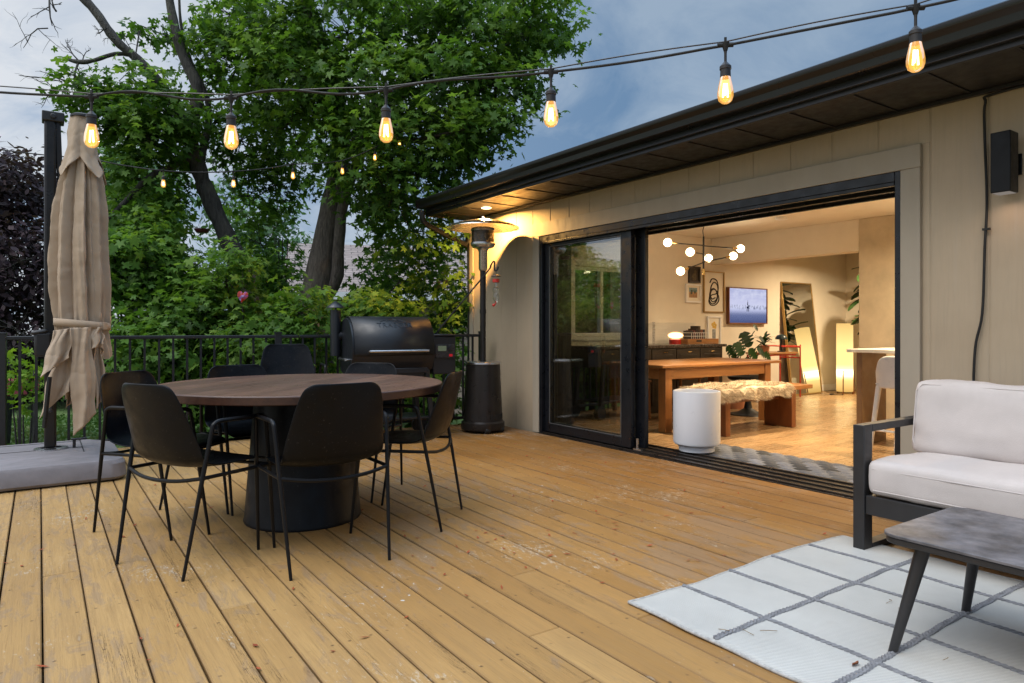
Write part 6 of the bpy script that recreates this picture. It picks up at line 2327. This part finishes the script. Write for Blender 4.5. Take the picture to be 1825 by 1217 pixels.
def strand(name, label, pts, bulbs, scale, extra=None):
    o0 = Vector(pts[len(pts) // 2])
    t = empty(name, o0, label, 'string lights')
    path = [Vector(p) - o0 for p in pts]
    mb = MB(); mb.tube(path, .0052 * scale, 8); obj('wire', mb, M['rubber'], t)
    if extra:
        mb = MB(); mb.tube([Vector(p) - o0 for p in extra], .0026 * scale, 6); obj('guide_cable', mb, M['steel'] if 0 else M['bronze'], t)
    proto = None
    for p, ang, k in bulbs:
        loc = Vector(p) - o0
        if proto is None:
            tt = obj('socket', sock_mb, paint('socket_bronze', (.02, .016, .014), .45), t)
            bm_ = obj('bulb', bulb_mb, BG, tt)
            fm_ = obj('filament', fil_mb, FIL, tt)
            te = obj('tee', tee_mb, M['rubber'], tt)
            proto = [tt, bm_, fm_, te]
            cur = tt
        else:
            cur = proto[0].copy(); COL.objects.link(cur)
            for g in proto[1:]:
                q = g.copy(); COL.objects.link(q); q.parent = cur
        cur.location = loc
        cur.scale = (k, k, k)
        cur.rotation_euler = (0, 0, ang)
    return t


def sag(a, b, n_, dip):
    out_ = []
    for k in range(n_):
        u = k / n_
        p = Vector(a).lerp(Vector(b), u)
        p.z -= dip * 4 * u * (1 - u)
        out_.append(p)
    return out_


kp = [(-160, 150, 2.95), (163, 172, 2.80), (412, 174, 2.78), (688, 160, 2.72), (982, 128, 2.60), (1293, 80, 2.44), (1632, 14, 2.24), (1830, -40, 2.12)]
W3 = [at(*k) for k in kp]
path, guide = [], []
for i in range(len(W3) - 1):
    a, b = W3[i], W3[i + 1]
    n_ = 10
    for k in range(n_):
        u = k / n_
        p = a.lerp(b, u)
        bow = -.020 * math.sin(PI * u) * (-1 if i in (0, 4) else 1) if i != 5 else .004
        p.z += bow * -1 if i in (1, 2, 3) else -abs(bow) * .4
        if i in (1, 2, 3):
            p.z = a.lerp(b, u).z + .016 * math.sin(2 * PI * u) * (1 if i != 3 else .4) + .010 * math.sin(PI * u)
        path.append(p)
        q = a.lerp(b, u)
        q.z += .012 + .012 * math.sin(PI * u) * .5
        guide.append(q)
path.append(W3[-1])
d12 = W3[3] - W3[2]
ang = math.atan2(d12.y, d12.x)
strand('string_lights', 'near strand of large warm string lights running across to the dark eaves', path, [(W3[i], ang, 1.06) for i in range(1, 7)], 1.0, guide + [W3[-1] + Vector((0, 0, .05))])
kb = [(-30, 262, 5.7), (160, 282, 5.85), (291, 304, 5.95), (416, 305, 6.2), (522, 292, 6.6), (610, 286, 7.3), (668, 262, 7.5), (712, 236, 7.7), (790, 190, 8.0)]
Wb = [at(*k) for k in kb]
path = []
for i in range(len(Wb) - 1):
    path += sag(Wb[i], Wb[i + 1], 8, .012)
path.append(Wb[-1])
strand('string_lights', 'far strand of small string lights above the railing, vanishing into maple leaves', path, [(Wb[i], -.15, .74) for i in (2, 3, 4, 5, 6, 7)], 1.0)

# ------------------------------------------------------------------ sky
w = bpy.data.worlds.new('World')
S.world = w
w.use_nodes = True
nt = w.node_tree
nt.nodes.clear()
N = NT(nt)
out = nt.nodes.new('ShaderNodeOutputWorld')
SUN_EL, SUN_AZ = R(58), R(-100)      # high, from the left and a little behind
sky = N.n('ShaderNodeTexSky')
sky.sky_type = 'NISHITA'
sky.sun_disc = False
sky.sun_elevation = SUN_EL
sky.sun_rotation = SUN_AZ
sky.air_density = 1.2
sky.dust_density = .6
tc = N.n('ShaderNodeTexCoord')
sp = N.n('ShaderNodeSeparateXYZ')
N.l(tc.outputs['Generated'], sp.inputs[0])
zc = N.math('MAXIMUM', sp.outputs[2], .0)
den = N.math('ADD', zc, .22)
cv_ = N.n('ShaderNodeCombineXYZ')
N.l(N.math('DIVIDE', sp.outputs[0], den), cv_.inputs[0])
N.l(N.math('DIVIDE', sp.outputs[1], den), cv_.inputs[1])
n1 = N.noise(cv_.outputs[0], 2.0, 8, .60, .6)
n2 = N.noise(cv_.outputs[0], .8, 4, .5, .2)
mixn = N.math('ADD', N.math('MULTIPLY', n1, .55), N.math('MULTIPLY', n2, .5))
# brighter low in the west (left of the picture) and overhead
west = N.math('ADD', N.math('MULTIPLY', sp.outputs[0], -.80), N.math('MULTIPLY', sp.outputs[1], .30))
wf = N.ramp(N.math('ADD', N.math('MULTIPLY', west, .5), .5), [(.34, 0.0), (.74, 1.0)])
cl_dark = N.mix(wf, (.16, .28, .46), (.44, .56, .74))
cl_lite = N.mix(wf, (.35, .46, .60), (.95, .97, 1.0))
cloud = N.mix(N.ramp(mixn, [(.44, 0.0), (.59, 1.0)]), cl_dark, cl_lite)
zen = N.math('MULTIPLY', N.ramp(sp.outputs[2], [(.48, .25), (.90, 1.0)]), 4.0)
bright = N.n('ShaderNodeVectorMath', operation='SCALE')
N.l(cloud, bright.inputs[0])
N.l(zen, bright.inputs['Scale'])
bg1 = N.n('ShaderNodeBackground'); N.l(sky.outputs[0], bg1.inputs[0]); bg1.inputs[1].default_value = .05
bg2 = N.n('ShaderNodeBackground'); N.l(bright.outputs[0], bg2.inputs[0]); bg2.inputs[1].default_value = 1.0
ms = N.n('ShaderNodeMixShader'); ms.inputs[0].default_value = .86
N.l(bg1.outputs[0], ms.inputs[1]); N.l(bg2.outputs[0], ms.inputs[2])
N.l(ms.outputs[0], out.inputs[0])

# ------------------------------------------------------------------ lamps
sl = bpy.data.lights.new('sun', 'SUN')
sl.energy = 1.5
sl.angle = R(35)
sl.color = (1.0, .95, .88)
so_ = bpy.data.objects.new('sun', sl)
COL.objects.link(so_)
sd_ = Vector((math.cos(SUN_EL) * math.sin(SUN_AZ), math.cos(SUN_EL) * math.cos(SUN_AZ), math.sin(SUN_EL)))
so_.rotation_euler = sd_.to_track_quat('Z', 'Y').to_euler()


def disk(name, loc, size, power, col, aim=(0, 0, -1), spread=160):
    l = bpy.data.lights.new(name, 'AREA')
    l.shape = 'DISK'
    l.size = size
    l.energy = power
    l.color = col
    l.spread = R(spread)
    o = bpy.data.objects.new(name, l)
    COL.objects.link(o)
    o.location = loc
    o.rotation_euler = Vector(aim).to_track_quat('-Z', 'Y').to_euler()
    return o


for (x, y) in cans_and_fill:  # mostly added fill, out of view, to brighten the room
    disk('can_or_fill_lamp', (x, y, CZ - .012), .09, (105 if x > 9 else 80 if x > 6.5 else 40 if x > 6 else 26), (1.0, .77, .48), spread=(80 if x < 6 else 160))
disk('soffit_lamp', (3.906, 6.12, SZ - .012), .09, 100, (1.0, .54, .15), spread=170)
disk('sconce_lamp', (4.198 - .105, 1.45, 1.92 - .160), .07, .22, (1.0, .72, .56), spread=150)

# ------------------------------------------------------------------ render settings
S.view_settings.view_transform = 'Standard'
S.view_settings.look = 'None'
S.view_settings.exposure = 0
S.view_settings.gamma = 1
S.render.engine = 'CYCLES'
cy = S.cycles
cy.use_denoising = True
try:
    cy.denoiser = 'OPENIMAGEDENOISE'
except Exception:
    pass
cy.max_bounces = 8
cy.diffuse_bounces = 4
cy.glossy_bounces = 4
cy.transparent_max_bounces = 12
cy.transmission_bounces = 4
cy.sample_clamp_indirect = 6
cy.caustics_reflective = False
cy.caustics_refractive = False
cy.blur_glossy = .5
